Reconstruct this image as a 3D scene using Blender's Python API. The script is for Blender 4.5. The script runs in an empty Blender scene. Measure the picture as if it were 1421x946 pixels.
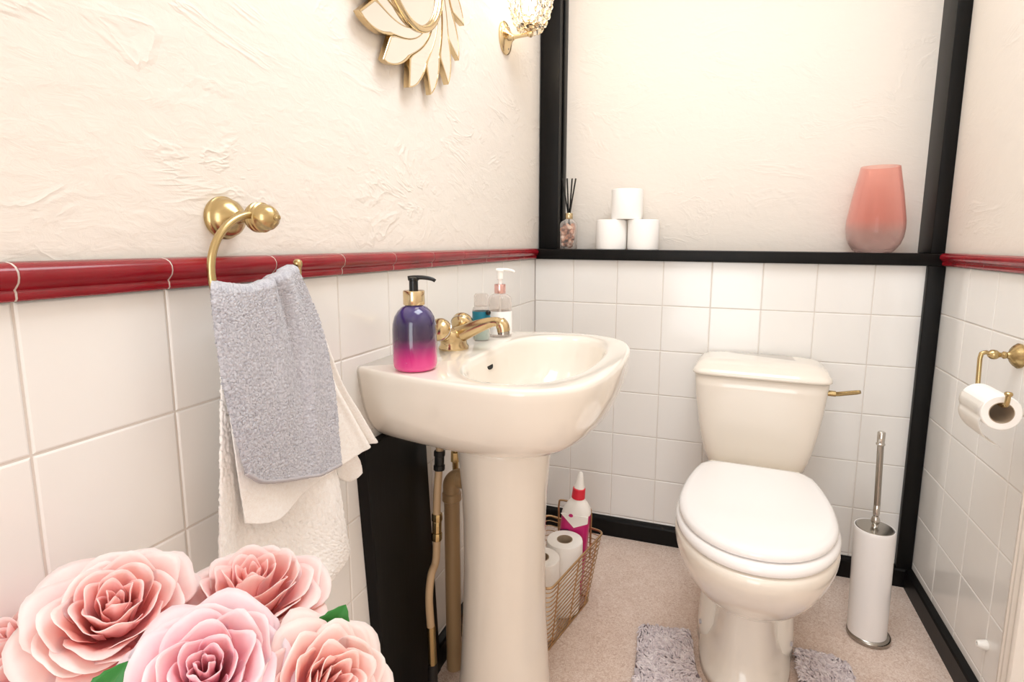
import bpy, bmesh, math, random
from mathutils import Vector, Matrix, noise, Quaternion
PI = math.pi
random.seed(7)
C = bpy.context.scene.collection
SC = bpy.context.scene

# ------------------------------------------------------------------ camera calibration
FPX = 760.7543
YAW, PIT, ROL = -0.3192, -0.1428, 0.0078
EYE = Vector((0.6123, -1.8435, 1.0392))
CX, CY = 743.184, 445.0502
_f = Vector((math.sin(YAW)*math.cos(PIT), math.cos(YAW)*math.cos(PIT), math.sin(PIT)))
_r = _f.cross(Vector((0, 0, 1))).normalized()
_u = _r.cross(_f)
CR = _r*math.cos(ROL) + _u*math.sin(ROL)
CU = _u*math.cos(ROL) - _r*math.sin(ROL)
CF = _f

def ray(x, y):
    return CR*((x-CX)/FPX) - CU*((y-CY)/FPX) + CF

def at(x, y, ax, v):
    """photo point -> world point on the plane ax = v"""
    d = ray(x, y); i = 'xyz'.index(ax)
    return EYE + d*((v-EYE[i])/d[i])

# ------------------------------------------------------------------ materials
def lin(h):
    h = h.lstrip('#')
    o = []
    for i in (0, 2, 4):
        c = int(h[i:i+2], 16)/255
        o.append(c/12.92 if c <= 0.04045 else ((c+0.055)/1.055)**2.4)
    return (*o, 1)

def mat(name, col, rough=0.5, metal=0.0, coat=0.0, spec=0.5, trans=0.0, ior=1.45, sss=0.0, sheen=0.0, emit=None, estr=0):
    m = bpy.data.materials.new(name); m.use_nodes = True
    b = m.node_tree.nodes['Principled BSDF']
    I = b.inputs
    I['Base Color'].default_value = lin(col)
    I['Roughness'].default_value = rough; I['Metallic'].default_value = metal
    I['Coat Weight'].default_value = coat; I['Coat Roughness'].default_value = 0.05
    I['Specular IOR Level'].default_value = spec
    I['Transmission Weight'].default_value = trans; I['IOR'].default_value = ior
    if sss:
        I['Subsurface Weight'].default_value = sss
        I['Subsurface Radius'].default_value = (0.01, 0.005, 0.004)
        I['Subsurface Scale'].default_value = 1.0
    if sheen:
        I['Sheen Weight'].default_value = sheen
    if emit:
        I['Emission Color'].default_value = lin(emit); I['Emission Strength'].default_value = estr
    return m

def nodes(m):
    nt = m.node_tree
    return nt, nt.nodes['Principled BSDF'], nt.nodes.new, nt.links.new

def coords(nt, scale=(1, 1, 1)):
    tc = nt.nodes.new('ShaderNodeTexCoord'); mp = nt.nodes.new('ShaderNodeMapping')
    mp.inputs['Scale'].default_value = scale
    nt.links.new(tc.outputs['Object'], mp.inputs['Vector'])
    return mp.outputs['Vector']

def noise_node(nt, vec, scale, detail=2, rough=0.5, dist=0.0):
    n = nt.nodes.new('ShaderNodeTexNoise')
    n.inputs['Scale'].default_value = scale; n.inputs['Detail'].default_value = detail
    n.inputs['Roughness'].default_value = rough; n.inputs['Distortion'].default_value = dist
    nt.links.new(vec, n.inputs['Vector'])
    return n.outputs['Fac']

def ramp(nt, fac, stops):
    r = nt.nodes.new('ShaderNodeValToRGB')
    e = r.color_ramp.elements
    while len(e) < len(stops): e.new(0.5)
    for k, (p, c) in enumerate(stops):
        e[k].position = p; e[k].color = lin(c) if isinstance(c, str) else (c, c, c, 1)
    nt.links.new(fac, r.inputs['Fac'])
    return r.outputs['Color']

def bump(nt, h, strength, dist, prev=None):
    b = nt.nodes.new('ShaderNodeBump')
    b.inputs['Strength'].default_value = strength; b.inputs['Distance'].default_value = dist
    nt.links.new(h, b.inputs['Height'])
    if prev is not None: nt.links.new(prev, b.inputs['Normal'])
    return b.outputs['Normal']

M = {}
M['tile'] = mat('tile_glaze', '#eceae7', 0.16, coat=0.25)
def _t():
    nt, b, N, L = nodes(M['tile']); v = coords(nt)
    L(bump(nt, noise_node(nt, v, 9, 2), 0.10, 0.01), b.inputs['Normal'])
_t()
M['grout'] = mat('tile_grout', '#dbd4cd', 0.9)
def plaster(name, col, k):
    m = mat(name, col, 0.75, spec=0.3)
    nt, b, N, L = nodes(m)
    v = coords(nt, (1, 0.8, 1.5))
    # trowelled texture: sharp ridges where two warped noise fields meet
    n1 = noise_node(nt, v, 5, 4, 0.6, 1.0)
    ab = N('ShaderNodeMath'); ab.operation = 'PINGPONG'; ab.inputs[1].default_value = 0.11
    L(n1, ab.inputs[0])
    r1 = ramp(nt, ab.outputs[0], [(0.0, 1.0), (0.018, 0.55), (0.05, 0.0)])
    n2 = noise_node(nt, v, 5, 2)
    mk = ramp(nt, n2, [(0.45, 0.0), (0.58, 1.0)])
    mu = N('ShaderNodeMath'); mu.operation = 'MULTIPLY'; L(r1, mu.inputs[0]); L(mk, mu.inputs[1])
    nb = bump(nt, mu.outputs[0], 0.50*k, 0.003)
    n3 = noise_node(nt, v, 38, 5, 0.6, 0.8)
    nb = bump(nt, n3, 0.30*k, 0.006, nb)
    n4 = noise_node(nt, v, 12, 3, 0.5, 0.5)
    nb = bump(nt, n4, 0.26*k, 0.012, nb)
    L(nb, b.inputs['Normal'])
    return m
M['plaster'] = plaster('textured_plaster', '#e8e1d9', 0.85)
M['plaster_fine'] = plaster('fine_textured_plaster', '#e8e0d7', 0.5)
M['ceiling'] = mat('ceiling_paint', '#faf7f4', 0.8)
M['black'] = mat('black_timber_paint', '#151413', 0.38, spec=0.2)
def _bk():
    nt, b, N, L = nodes(M['black']); v = coords(nt, (14, 14, 1.2))
    n = noise_node(nt, v, 6, 5, 0.6, 0.4)
    L(ramp(nt, n, [(0.35, '#0d0c0b'), (0.7, '#131110')]), b.inputs['Base Color'])
    L(bump(nt, n, 0.06, 0.003), b.inputs['Normal'])
_bk()
M['red'] = mat('oxblood_glaze', '#8c0f1e', 0.22, coat=0.15)
def _rd():
    nt, b, N, L = nodes(M['red']); v = coords(nt, (1, 1, 1))
    L(ramp(nt, noise_node(nt, v, 14, 3), [(0.35, '#820d1b'), (0.65, '#941422')]), b.inputs['Base Color'])
_rd()
M['floor'] = mat('beige_speckled_vinyl', '#cbb5a5', 0.6, spec=0.3)
def _fl():
    nt, b, N, L = nodes(M['floor']); v = coords(nt)
    n = noise_node(nt, v, 120, 4, 0.6, 2.2)
    n2 = noise_node(nt, v, 18, 2)
    mx = N('ShaderNodeMix'); mx.data_type = 'RGBA'; mx.inputs['Factor'].default_value = 0.3
    L(ramp(nt, n, [(0.36, '#c2a594'), (0.5, '#e0cabc'), (0.62, '#eee0d6')]), mx.inputs['A'])
    L(ramp(nt, n2, [(0.3, '#d0b9ab'), (0.7, '#e4d2c7')]), mx.inputs['B'])
    L(mx.outputs['Result'], b.inputs['Base Color'])
    L(bump(nt, n, 0.25, 0.002), b.inputs['Normal'])
_fl()
M['ceramic'] = mat('champagne_sanitaryware', '#ece4d9', 0.12, coat=0.5)
M['seat'] = mat('seat_plastic', '#f2efee', 0.17, coat=0.2)
M['dark'] = mat('dark_void', '#0d0c0b', 0.6)
M['brass'] = mat('brushed_brass', '#cfb88e', 0.22, metal=1)
M['brass_ant'] = mat('antique_brass', '#c0a97a', 0.27, metal=1)
M['gold'] = mat('polished_gold', '#dcc69e', 0.16, metal=1)
M['copper'] = mat('copper_wire', '#c4a37c', 0.3, metal=1)
M['chrome'] = mat('chrome', '#c9c5bf', 0.14, metal=1)
M['steel'] = mat('brushed_steel', '#a9a49c', 0.24, metal=1)
M['white_enamel'] = mat('white_enamel', '#f1eeed', 0.25, coat=0.3)
M['white_plastic'] = mat('white_plastic', '#f4f1ec', 0.35)
M['black_plastic'] = mat('black_plastic', '#141312', 0.25)
M['mirror'] = mat('mirror_glass', '#f4f0ea', 0.02, metal=1)
M['paper'] = mat('tissue_paper', '#faf8f5', 0.95, spec=0.1)
def _pp():
    nt, b, N, L = nodes(M['paper']); v = coords(nt)
    L(bump(nt, noise_node(nt, v, 160, 2), 0.2, 0.002), b.inputs['Normal'])
_pp()
M['sheet'] = mat('tissue_sheet', '#faf8f5', 0.95, spec=0.1)
def _ts():
    nt, b, N, L = nodes(M['sheet'])
    tl = N('ShaderNodeBsdfTranslucent'); tl.inputs['Color'].default_value = lin('#f6f3ee')
    mx = N('ShaderNodeMixShader'); mx.inputs['Fac'].default_value = 0.5
    L(b.outputs[0], mx.inputs[1]); L(tl.outputs[0], mx.inputs[2])
    L(mx.outputs[0], nt.nodes['Material Output'].inputs['Surface'])
_ts()
M['card'] = mat('cardboard_core', '#b6a48f', 0.9)
M['painted_wood'] = mat('cream_gloss_paint', '#f1e9e0', 0.35)
M['grey_terry'] = mat('grey_terry', '#c9c5c8', 0.95, spec=0.1, sheen=0.3)
M['white_terry'] = mat('white_terry', '#f5efe7', 0.95, spec=0.1, sheen=0.3)
for k, a, bcol in (('grey_terry', '#a6a6b0', '#c9cad2'), ('white_terry', '#f6f2ee', '#fefdfb')):
    nt, b, N, L = nodes(M[k]); v = coords(nt)
    n = noise_node(nt, v, 230, 3, 0.6, 1.0)
    L(ramp(nt, n, [(0.3, a), (0.65, bcol)]), b.inputs['Base Color'])
    L(bump(nt, n, 0.5, 0.0007), b.inputs['Normal'])
M['hem'] = mat('towel_hem', '#b5b1b5', 0.9)
M['pile'] = mat('lilac_pile', '#c3b5ba', 0.9, spec=0.1, sheen=0.3)
M['backing'] = mat('mat_backing', '#8d8289', 0.95)
def _pl():
    nt, b, N, L = nodes(M['pile']); v = coords(nt)
    L(ramp(nt, noise_node(nt, v, 90, 2), [(0.3, '#c4b8bd'), (0.55, '#ded4d7'), (0.75, '#ebe4e5')]), b.inputs['Base Color'])
_pl()
# rose petals: pigment runs from deep coral-pink at the claw to pale pink at the margin
def petal_mat(name, deep, mid, pale):
    m = mat(name, mid, 0.55, spec=0.25, sss=0.45)
    nt, b, N, L = nodes(m)
    a = N('ShaderNodeAttribute'); a.attribute_name = 'along'
    v = coords(nt)
    n = noise_node(nt, v, 60, 3)
    ad = N('ShaderNodeMath'); ad.operation = 'MULTIPLY_ADD'; ad.inputs[1].default_value = 0.16
    L(n, ad.inputs[0]); L(a.outputs['Fac'], ad.inputs[2])
    L(ramp(nt, ad.outputs[0], [(0.1, deep), (0.66, mid), (1.0, pale)]), b.inputs['Base Color'])
    return m
M['petal_coral'] = petal_mat('coral_pink_petal', '#ea8a90', '#fab5b2', '#fee4e0')
M['petal_pink'] = petal_mat('blush_pink_petal', '#e37f9a', '#f8b3c0', '#fde2e7')
M['petal_peach'] = petal_mat('peach_pink_petal', '#ea828e', '#fab9b2', '#fee4dd')
M['leaf'] = mat('rose_leaf', '#2f7d33', 0.45)
M['stem'] = mat('rose_stem', '#4c7a3a', 0.5)
M['pipe'] = mat('painted_pipe', '#bfa380', 0.4)
M['waste'] = mat('beige_waste_plastic', '#ab8d68', 0.35)
M['black_rubber'] = mat('black_rubber', '#1c1a18', 0.45)
M['soap'] = mat('purple_pink_bottle', '#3a2a63', 0.10, coat=0.8)
def _so():
    nt, b, N, L = nodes(M['soap'])
    tc = N('ShaderNodeTexCoord'); sp = N('ShaderNodeSeparateXYZ'); L(tc.outputs['Object'], sp.inputs[0])
    mr = N('ShaderNodeMapRange'); mr.inputs['From Min'].default_value = 0.0; mr.inputs['From Max'].default_value = 0.118
    L(sp.outputs['Z'], mr.inputs['Value'])
    g = ramp(nt, mr.outputs[0], [(0.0, '#e84a94'), (0.2, '#cf2a80'), (0.38, '#7d1f5e'), (0.50, '#3a1d40'), (0.68, '#2e2146'), (0.86, '#3c3266'), (1.0, '#4d437c')])
    vo = N('ShaderNodeTexVoronoi'); vo.inputs['Scale'].default_value = 90; L(tc.outputs['Object'], vo.inputs['Vector'])
    fl = ramp(nt, vo.outputs['Distance'], [(0.03, 1.0), (0.10, 0.0)])
    mk = ramp(nt, noise_node(nt, tc.outputs['Object'], 40, 1), [(0.5, 0.0), (0.62, 0.55)])
    mu = N('ShaderNodeMath'); mu.operation = 'MULTIPLY'; L(fl, mu.inputs[0]); L(mk, mu.inputs[1])
    mx = N('ShaderNodeMix'); mx.data_type = 'RGBA'; L(mu.outputs[0], mx.inputs['Factor'])
    L(g, mx.inputs['A']); mx.inputs['B'].default_value = lin('#d9d0e6')
    L(mx.outputs['Result'], b.inputs['Base Color'])
_so()
def thin_glass(name, col, alpha, rough=0.03):
    """clear thin-walled glass or plastic: mostly see-through with a coat of reflection"""
    m = bpy.data.materials.new(name); m.use_nodes = True
    nt = m.node_tree; nt.nodes.clear()
    o = nt.nodes.new('ShaderNodeOutputMaterial'); mx = nt.nodes.new('ShaderNodeMixShader')
    tr = nt.nodes.new('ShaderNodeBsdfTransparent'); tr.inputs['Color'].default_value = lin(col)
    gl = nt.nodes.new('ShaderNodeBsdfPrincipled'); gl.inputs['Base Color'].default_value = lin(col)
    gl.inputs['Roughness'].default_value = rough; gl.inputs['Coat Weight'].default_value = 1.0; gl.inputs['Coat Roughness'].default_value = 0.02
    fr = nt.nodes.new('ShaderNodeLayerWeight'); fr.inputs['Blend'].default_value = 0.35
    ma = nt.nodes.new('ShaderNodeMath'); ma.operation = 'MULTIPLY_ADD'; ma.inputs[1].default_value = 0.6; ma.inputs[2].default_value = alpha
    nt.links.new(fr.outputs['Facing'], ma.inputs[0])
    nt.links.new(ma.outputs[0], mx.inputs['Fac']); nt.links.new(tr.outputs[0], mx.inputs[1]); nt.links.new(gl.outputs[0], mx.inputs[2])
    nt.links.new(mx.outputs[0], o.inputs['Surface'])
    return m
M['clear'] = thin_glass('clear_plastic', '#f3efec', 0.10)
M['aqua'] = mat('aqua_liquid', '#b9d9d6', 0.2, coat=0.5)
M['pink_glass'] = thin_glass('pink_lustre_glass', '#ffffff', 0.10, 0.05)
def _pg():
    nt = M['pink_glass'].node_tree
    tc = nt.nodes.new('ShaderNodeTexCoord'); sp = nt.nodes.new('ShaderNodeSeparateXYZ'); nt.links.new(tc.outputs['Object'], sp.inputs[0])
    mr = nt.nodes.new('ShaderNodeMapRange'); mr.inputs['From Max'].default_value = 0.25; nt.links.new(sp.outputs['Z'], mr.inputs['Value'])
    ct = ramp(nt, mr.outputs[0], [(0.0, '#f4efee'), (0.22, '#f6efed'), (0.38, '#fdece8'), (1.0, '#fdebe6')])
    cb_ = ramp(nt, mr.outputs[0], [(0.0, '#d5c5c3'), (0.22, '#e3cbc7'), (0.38, '#f2b9b1'), (1.0, '#f4c0b7')])
    for n in nt.nodes:
        if n.bl_idname == 'ShaderNodeBsdfTransparent': nt.links.new(ct, n.inputs['Color'])
        if n.bl_idname == 'ShaderNodeBsdfPrincipled': nt.links.new(cb_, n.inputs['Base Color'])
_pg()
M['lotion'] = mat('white_label', '#fbf9f8', 0.4)
M['rose_gold'] = mat('rose_gold', '#e6b9b2', 0.2, metal=0.8)
M['teal'] = mat('teal_label', '#16768f', 0.4)
M['magenta'] = mat('magenta_bottle', '#c4156f', 0.3, coat=0.3)
M['red_plastic'] = mat('red_collar', '#d92b3d', 0.35)
M['label_grey'] = mat('grey_label', '#b9b4b8', 0.5)
M['label_plum'] = mat('plum_label', '#6d2452', 0.5)
M['shell'] = mat('pink_shells', '#d9a58c', 0.4)
def _sh():
    nt, b, N, L = nodes(M['shell']); v = coords(nt)
    L(ramp(nt, noise_node(nt, v, 45, 1), [(0.36, '#6e4634'), (0.5, '#d39a7d'), (0.64, '#f7e4d6')]), b.inputs['Base Color'])
_sh()
M['bulb'] = mat('lit_bulb', '#fff3df', 0.5, emit='#ffe6bd', estr=30)
M['crystal'] = mat('crystal_bead', '#fffaf2', 0.03, trans=1.0, ior=1.5)
M['added_panel_glow'] = mat('added_ceiling_glow', '#fffaf4', 0.4, emit='#fff2e2', estr=1)  # glow for the added ceiling panel

# ------------------------------------------------------------------ geometry helpers
class G:
    """collects vertices and faces (world coordinates)"""
    def __init__(s): s.v = []; s.f = []; s.m = []
    def add(s, vs, fs, mi=0):
        o = len(s.v); s.v += [tuple(v) for v in vs]; s.f += [tuple(i+o for i in f) for f in fs]; s.m += [mi]*len(fs)
        return s
    def box(s, x0, x1, y0, y1, z0, z1, mi=0, bev=0.0):
        if bev <= 0:
            vs = [(x, y, z) for z in (z0, z1) for y in (y0, y1) for x in (x0, x1)]
            return s.add(vs, [(0, 2, 3, 1), (4, 5, 7, 6), (0, 1, 5, 4), (2, 6, 7, 3), (0, 4, 6, 2), (1, 3, 7, 5)], mi)
        bm = bmesh.new(); bmesh.ops.create_cube(bm, size=1)
        for v in bm.verts:
            v.co = Vector((x0+(v.co.x+.5)*(x1-x0), y0+(v.co.y+.5)*(y1-y0), z0+(v.co.z+.5)*(z1-z0)))
        bmesh.ops.bevel(bm, geom=bm.edges[:], offset=bev, segments=3, profile=0.5, affect='EDGES')
        return s.bm(bm, mi)
    def bm(s, bm, mi=0):
        bm.verts.index_update()
        s.add([v.co[:] for v in bm.verts], [[v.index for v in f.verts] for f in bm.faces], mi); bm.free(); return s
    def loft(s, rings, cap0=True, cap1=True, mi=0, closed=True):
        n = len(rings[0]); vs = [p for r in rings for p in r]; fs = []
        for k in range(len(rings)-1):
            for i in range(n if closed else n-1):
                j = (i+1) % n
                fs.append((k*n+i, k*n+j, (k+1)*n+j, (k+1)*n+i))
        if cap0: fs.append(tuple(range(n-1, -1, -1)))
        if cap1: fs.append(tuple(range((len(rings)-1)*n, len(rings)*n)))
        return s.add(vs, fs, mi)
    def lathe(s, prof, base=(0, 0, 0), axis=(0, 0, 1), seg=32, mi=0, cap=True, sx=1.0, sy=1.0):
        """prof: (radius, height) along axis from base"""
        A = Vector(axis).normalized(); B = Vector(base)
        q = Vector((0, 0, 1)).rotation_difference(A)
        rings = []
        for r, h in prof:
            rings.append([B + q @ Vector((max(r, 1e-5)*sx*math.cos(2*PI*i/seg), max(r, 1e-5)*sy*math.sin(2*PI*i/seg), h)) for i in range(seg)])
        return s.loft(rings, cap, cap, mi)
    def tube(s, pts, rad, seg=10, mi=0, cap=True, closed=False):
        P = [Vector(p) for p in pts]; n = len(P)
        R = rad if isinstance(rad, (list, tuple)) else [rad]*n
        T = []
        for i in range(n):
            a = P[(i-1) % n] if (closed or i > 0) else P[i]; b = P[(i+1) % n] if (closed or i < n-1) else P[i]
            T.append((b-a).normalized())
        up = Vector((0, 0, 1)) if abs(T[0].z) < 0.9 else Vector((1, 0, 0))
        N = (up - T[0]*up.dot(T[0])).normalized(); rings = []
        for i in range(n):
            if i:
                q = T[i-1].rotation_difference(T[i]); N = q @ N
                N = (N - T[i]*N.dot(T[i])).normalized()
            B = T[i].cross(N)
            rings.append([P[i] + (N*math.cos(2*PI*k/seg) + B*math.sin(2*PI*k/seg))*R[i] for k in range(seg)])
        if closed:
            rings.append(rings[0])
            return s.loft(rings, False, False, mi)
        return s.loft(rings, cap, cap, mi)
    def sphere(s, c, r, seg=20, rings=12, mi=0, sc=(1, 1, 1)):
        R = []
        for k in range(rings+1):
            th = PI*k/rings - PI/2
            R.append([Vector(c) + Vector((sc[0]*r*max(math.cos(th), 1e-4)*math.cos(2*PI*i/seg), sc[1]*r*max(math.cos(th), 1e-4)*math.sin(2*PI*i/seg), sc[2]*r*math.sin(th))) for i in range(seg)])
        return s.loft(R, True, True, mi)
    def prism(s, pts, d0, d1, axis='x', mi=0):
        """pts: 2-D outline in the other two axes, extruded along axis"""
        def p3(p, d):
            return {'x': (d, p[0], p[1]), 'y': (p[0], d, p[1]), 'z': (p[0], p[1], d)}[axis]
        return s.loft([[p3(p, d0) for p in pts], [p3(p, d1) for p in pts]], mi=mi)

def smooth_path(pts, n=8, closed=False):
    P = [Vector(p) for p in pts]; out = []; m = len(P)
    rng = range(m if closed else m-1)
    for i in rng:
        p0 = P[(i-1) % m] if (closed or i > 0) else P[i]; p1 = P[i]; p2 = P[(i+1) % m]
        p3 = P[(i+2) % m] if (closed or i < m-2) else P[i+1]
        for k in range(n):
            t = k/n
            out.append(0.5*((2*p1)+(p2-p0)*t+(2*p0-5*p1+4*p2-p3)*t*t+(3*p1-p0-3*p2+p3)*t**3))
    if not closed: out.append(P[-1])
    return out

def obj(name, g, m, parent=None, smooth=True, bev=0, sub=0, solid=0, label=None, angle=40, fix=True):
    """link one mesh object; g is in world coordinates (of the unrotated thing)"""
    me = bpy.data.meshes.new(name)
    off = Vector((0, 0, 0)); p = parent
    while p is not None: off += p.location; p = p.parent
    me.from_pydata([tuple(Vector(v)-off) for v in g.v], [], g.f)
    mats = m if isinstance(m, (list, tuple)) else [m]
    for x in mats: me.materials.append(x if not isinstance(x, str) else M[x])
    for i, p_ in enumerate(me.polygons): p_.material_index = g.m[i]
    if fix:
        bm = bmesh.new(); bm.from_mesh(me); bmesh.ops.recalc_face_normals(bm, faces=bm.faces[:]); bm.to_mesh(me); bm.free()
    if smooth:
        me.shade_smooth()
        if angle < 180: me.set_sharp_from_angle(angle=math.radians(angle))
    o = bpy.data.objects.new(name, me); C.objects.link(o)
    if parent is not None: o.parent = parent
    if bev:
        b = o.modifiers.new('bevel', 'BEVEL'); b.width = bev; b.segments = 3; b.limit_method = 'ANGLE'
    if solid:
        b = o.modifiers.new('solid', 'SOLIDIFY'); b.thickness = solid; b.offset = 0
    if sub:
        b = o.modifiers.new('sub', 'SUBSURF'); b.levels = sub; b.render_levels = sub
    if label: o['label'] = label
    return o

def recenter(o, loc):
    """give a single-mesh thing its base as origin"""
    L = Vector(loc)
    o.data.transform(Matrix.Translation(-L)); o.location = L
    return o

def tag(o, label, cat, group=None, kind=None):
    o['label'] = label; o['category'] = cat
    if group: o['group'] = group
    if kind: o['kind'] = kind
    return o

def thing(name, label, cat, loc=(0, 0, 0), group=None):
    o = bpy.data.objects.new(name, None); C.objects.link(o); o.location = loc; o.empty_display_size = 0.05
    return tag(o, label, cat, group)

def struct(name, g, m, **k):
    o = obj(name, g, m, **k); o['kind'] = 'structure'
    return o

def copy_thing(o, loc, label):
    r = o.copy(); C.objects.link(r); r.location = loc; r['label'] = label
    for ch in o.children:
        c = ch.copy(); C.objects.link(c); c.parent = r
    return r

# ------------------------------------------------------------------ room
W = 1.2195; TOP = 0.982; CEIL = 2.3; YN = -3.5; YB = 0.125
def tiles(g, us, vs, P, mi=0, gap=0.0011):
    """P(u, v, d) -> point, d = height over the wall plane; pillow-edged tiles"""
    for i in range(len(us)-1):
        for j in range(len(vs)-1):
            u0, u1 = us[i]+gap, us[i+1]-gap; v0, v1 = vs[j]+gap, vs[j+1]-gap
            if u1-u0 < 0.004 or v1-v0 < 0.004: continue
            rr = []
            for ins, d in ((0, -0.005), (0, -0.0016), (0.0006, -0.0007), (0.0022, 0.0)):
                rr.append([P(u0+ins, v0+ins, d), P(u1-ins, v0+ins, d), P(u1-ins, v1-ins, d), P(u0+ins, v1-ins, d)])
            g.loft(rr, cap0=False, mi=mi)

rows = sorted([0.985-0.152*k for k in range(1, 7)] + [0.0, TOP])
# left wall
g = G()
ys = sorted([0.0, YN] + [-(0.1518+0.152*n) for n in range(0, 17)])
ys = [(-1.3725 if abs(y+1.3678) < 1e-3 else y) for y in ys]
g.box(-0.12, -0.0016, YN, YB, 0.0, TOP, 1)
tiles(g, ys, rows, lambda u, v, d: (d, u, v), 0)
g.box(-0.12, -0.004, YN, YB+0.1, TOP, CEIL, 2)
struct('wall_left', g, ['tile', 'grout', 'plaster'], smooth=False)
# back wall: tiled boxing below, recessed plaster above
g = G()
xs = [0.0] + [0.1393+0.152*n for n in range(0, 8)]; xs = [x for x in xs if x < W-0.01] + [W]
g.box(0.0, W, 0.0016, 0.12, 0.0, TOP-0.004, 1)
tiles(g, xs, rows, lambda u, v, d: (u, -d, v), 0)
g.box(-0.004, W+0.004, YB, YB+0.1, 0.9, CEIL, 2)
struct('wall_back', g, ['tile', 'grout', 'plaster_fine'], smooth=False)
# right wall with a doorway (door closed)
DY0, DY1 = -0.655, -1.42
g = G()
rrow = sorted([0.998-0.152*k for k in range(1, 7)] + [0.0, TOP])
yr = sorted([0.0] + [-(0.1769+0.152*n) for n in range(0, 3)] + [DY0])
g.box(W+0.0016, W+0.12, DY0, YB+0.1, 0.0, TOP, 1)
tiles(g, yr, rrow, lambda u, v, d: (W-d, u, v), 0)
g.box(W+0.004, W+0.12, DY0, YB+0.1, TOP, CEIL, 2)
g.box(W+0.004, W+0.12, DY1, DY0, 2.02, CEIL, 2)
g.box(W+0.004, W+0.12, YN, DY1, 0, CEIL, 2)
struct('wall_right', g, ['tile', 'grout', 'plaster_fine'], smooth=False)
# wall behind the camera with an unseen full-height window, added to light the room
g = G()
wx0, wx1, wz0, wz1 = 0.16, 1.06, 0.10, 2.05
g.box(-0.12, wx0, YN-0.12, YN, 0, CEIL); g.box(wx1, W+0.12, YN-0.12, YN, 0, CEIL)
g.box(wx0, wx1, YN-0.12, YN, 0, wz0); g.box(wx0, wx1, YN-0.12, YN, wz1, CEIL)
struct('wall_front', g, 'plaster', smooth=False)
g = G()
for a, b, c, d in ((wx0, wx0+.05, wz0, wz1), (wx1-.05, wx1, wz0, wz1), (wx0, wx1, wz0, wz0+.05), (wx0, wx1, wz1-.05, wz1)):
    g.box(a, b, YN-0.09, YN-0.03, c, d)
wf = struct('added_window_1', g, 'painted_wood', smooth=False)  # frame of the added window, out of view
wp = obj('added_window_pane', G().box(wx0+.05, wx1-.05, YN-0.062, YN-0.058, wz0+.05, wz1-.05), 'clear', wf, smooth=False)
struct('ceiling', G().box(-0.12, W+0.12, YN-0.12, YB+0.1, CEIL, CEIL+0.1), 'ceiling', smooth=False)
struct('floor', G().box(-0.12, W+0.12, YN-0.12, YB+0.1, -0.08, 0.0), 'floor', smooth=False)

# skirting boards
def skirt_prof(t, h): return [(0, 0), (t, 0), (t, h-0.012), (t-0.003, h-0.006), (0.003, h), (0, h)]
g = G(); g.loft([[(0.0, -a, b) for a, b in skirt_prof(0.018, 0.068)], [(W, -a, b) for a, b in skirt_prof(0.018, 0.064)]])
struct('baseboard_back', g, 'black', smooth=False)
g = G(); g.loft([[(W-a, y, b) for a, b in skirt_prof(0.017, 0.066)] for y in (-0.018, DY0-0.02)])
struct('baseboard_right', g, 'black', smooth=False)
g = G()
g.loft([[(a, y, b) for a, b in skirt_prof(0.017, 0.068)] for y in (-0.8, -0.018)])
g.loft([[(a, y, b) for a, b in skirt_prof(0.017, 0.068)] for y in (YN, -1.04)])
struct('baseboard_left', g, 'black', smooth=False)

# black timber trims
struct('trim_1', G().box(0.002, W-0.0045, -0.021, YB, 0.981, 1.0155, bev=0.0025), 'black')           # ledge over the tiled boxing
struct('trim_2', G().box(0.0, 0.068, 0.042, YB, 1.0155, CEIL, bev=0.002), 'black')                     # post, left corner
struct('trim_3', G().box(1.188, W+0.004, 0.012, YB, 1.0155, CEIL, bev=0.002), 'black')               # post, right corner
struct('trim_4', G().box(1.1765, W-0.001, -0.021, 0.0, 0.06, 0.981, bev=0.003), 'black')              # lower post, right corner
# bead down the inner side of the left post, as in the photograph
struct('trim_5', G().box(0.068, 0.0745, 0.085, YB, 1.0155, CEIL, bev=0.002), 'black')
# wide black board on the left wall below the basin
g = G()
y0t, y1t, y0b, y1b = -1.0405, -0.820, -0.992, -0.768
g.loft([[(0, y0t, 0.664), (0.020, y0t+0.008, 0.664), (0.020, y1t, 0.664), (0, y1t, 0.664)],
        [(0, y0b, 0.0), (0.020, y0b+0.008, 0.0), (0.020, y1b, 0.0), (0, y1b, 0.0)]])
struct('trim_6', g, 'black', bev=0.002)
# oxblood dado rail tiles (one run on each side wall), little gaps show the grout
dado = [(0.0, 0.982), (0.010, 0.982), (0.0125, 0.9845), (0.0125, 0.990), (0.011, 0.9925), (0.014, 0.995), (0.018, 0.999), (0.0198, 1.004),
        (0.0195, 1.009), (0.0165, 1.0135), (0.011, 1.0165), (0.004, 1.0178), (0.0, 1.0178)]
def dado_run(side, js):
    g = G()
    for a, b in zip(js[:-1], js[1:]):
        rr = []
        for y in (a+0.0011, b-0.0011):
            rr.append([((d if side > 0 else W-d), y, z) for d, z in dado])
        g.loft(rr, mi=0)
    x0, x1 = (0.0, 0.0) if side > 0 else (W, W)
    gr = [((d*0.95 if side > 0 else W-d*0.95), z) for d, z in dado]
    g.loft([[(x, js[0], z) for x, z in gr], [(x, js[-1], z) for x, z in gr]], mi=1)
    return g
js = sorted([-0.0215, -1.5225-0.152*8] + [-(0.1518+0.152*n)-(0.003 if n > 5 else 0) for n in range(0, 17)])
js = [(-1.376 if abs(y+1.3708) < 1e-3 else y) for y in js]
struct('trim_7', dado_run(1, js), ['red', 'grout'], angle=60)
jr = sorted([-0.0215, -0.1769, -0.2750, -0.4809, -0.565])
struct('trim_8', dado_run(-1, jr), ['red', 'grout'], angle=60)
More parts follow.
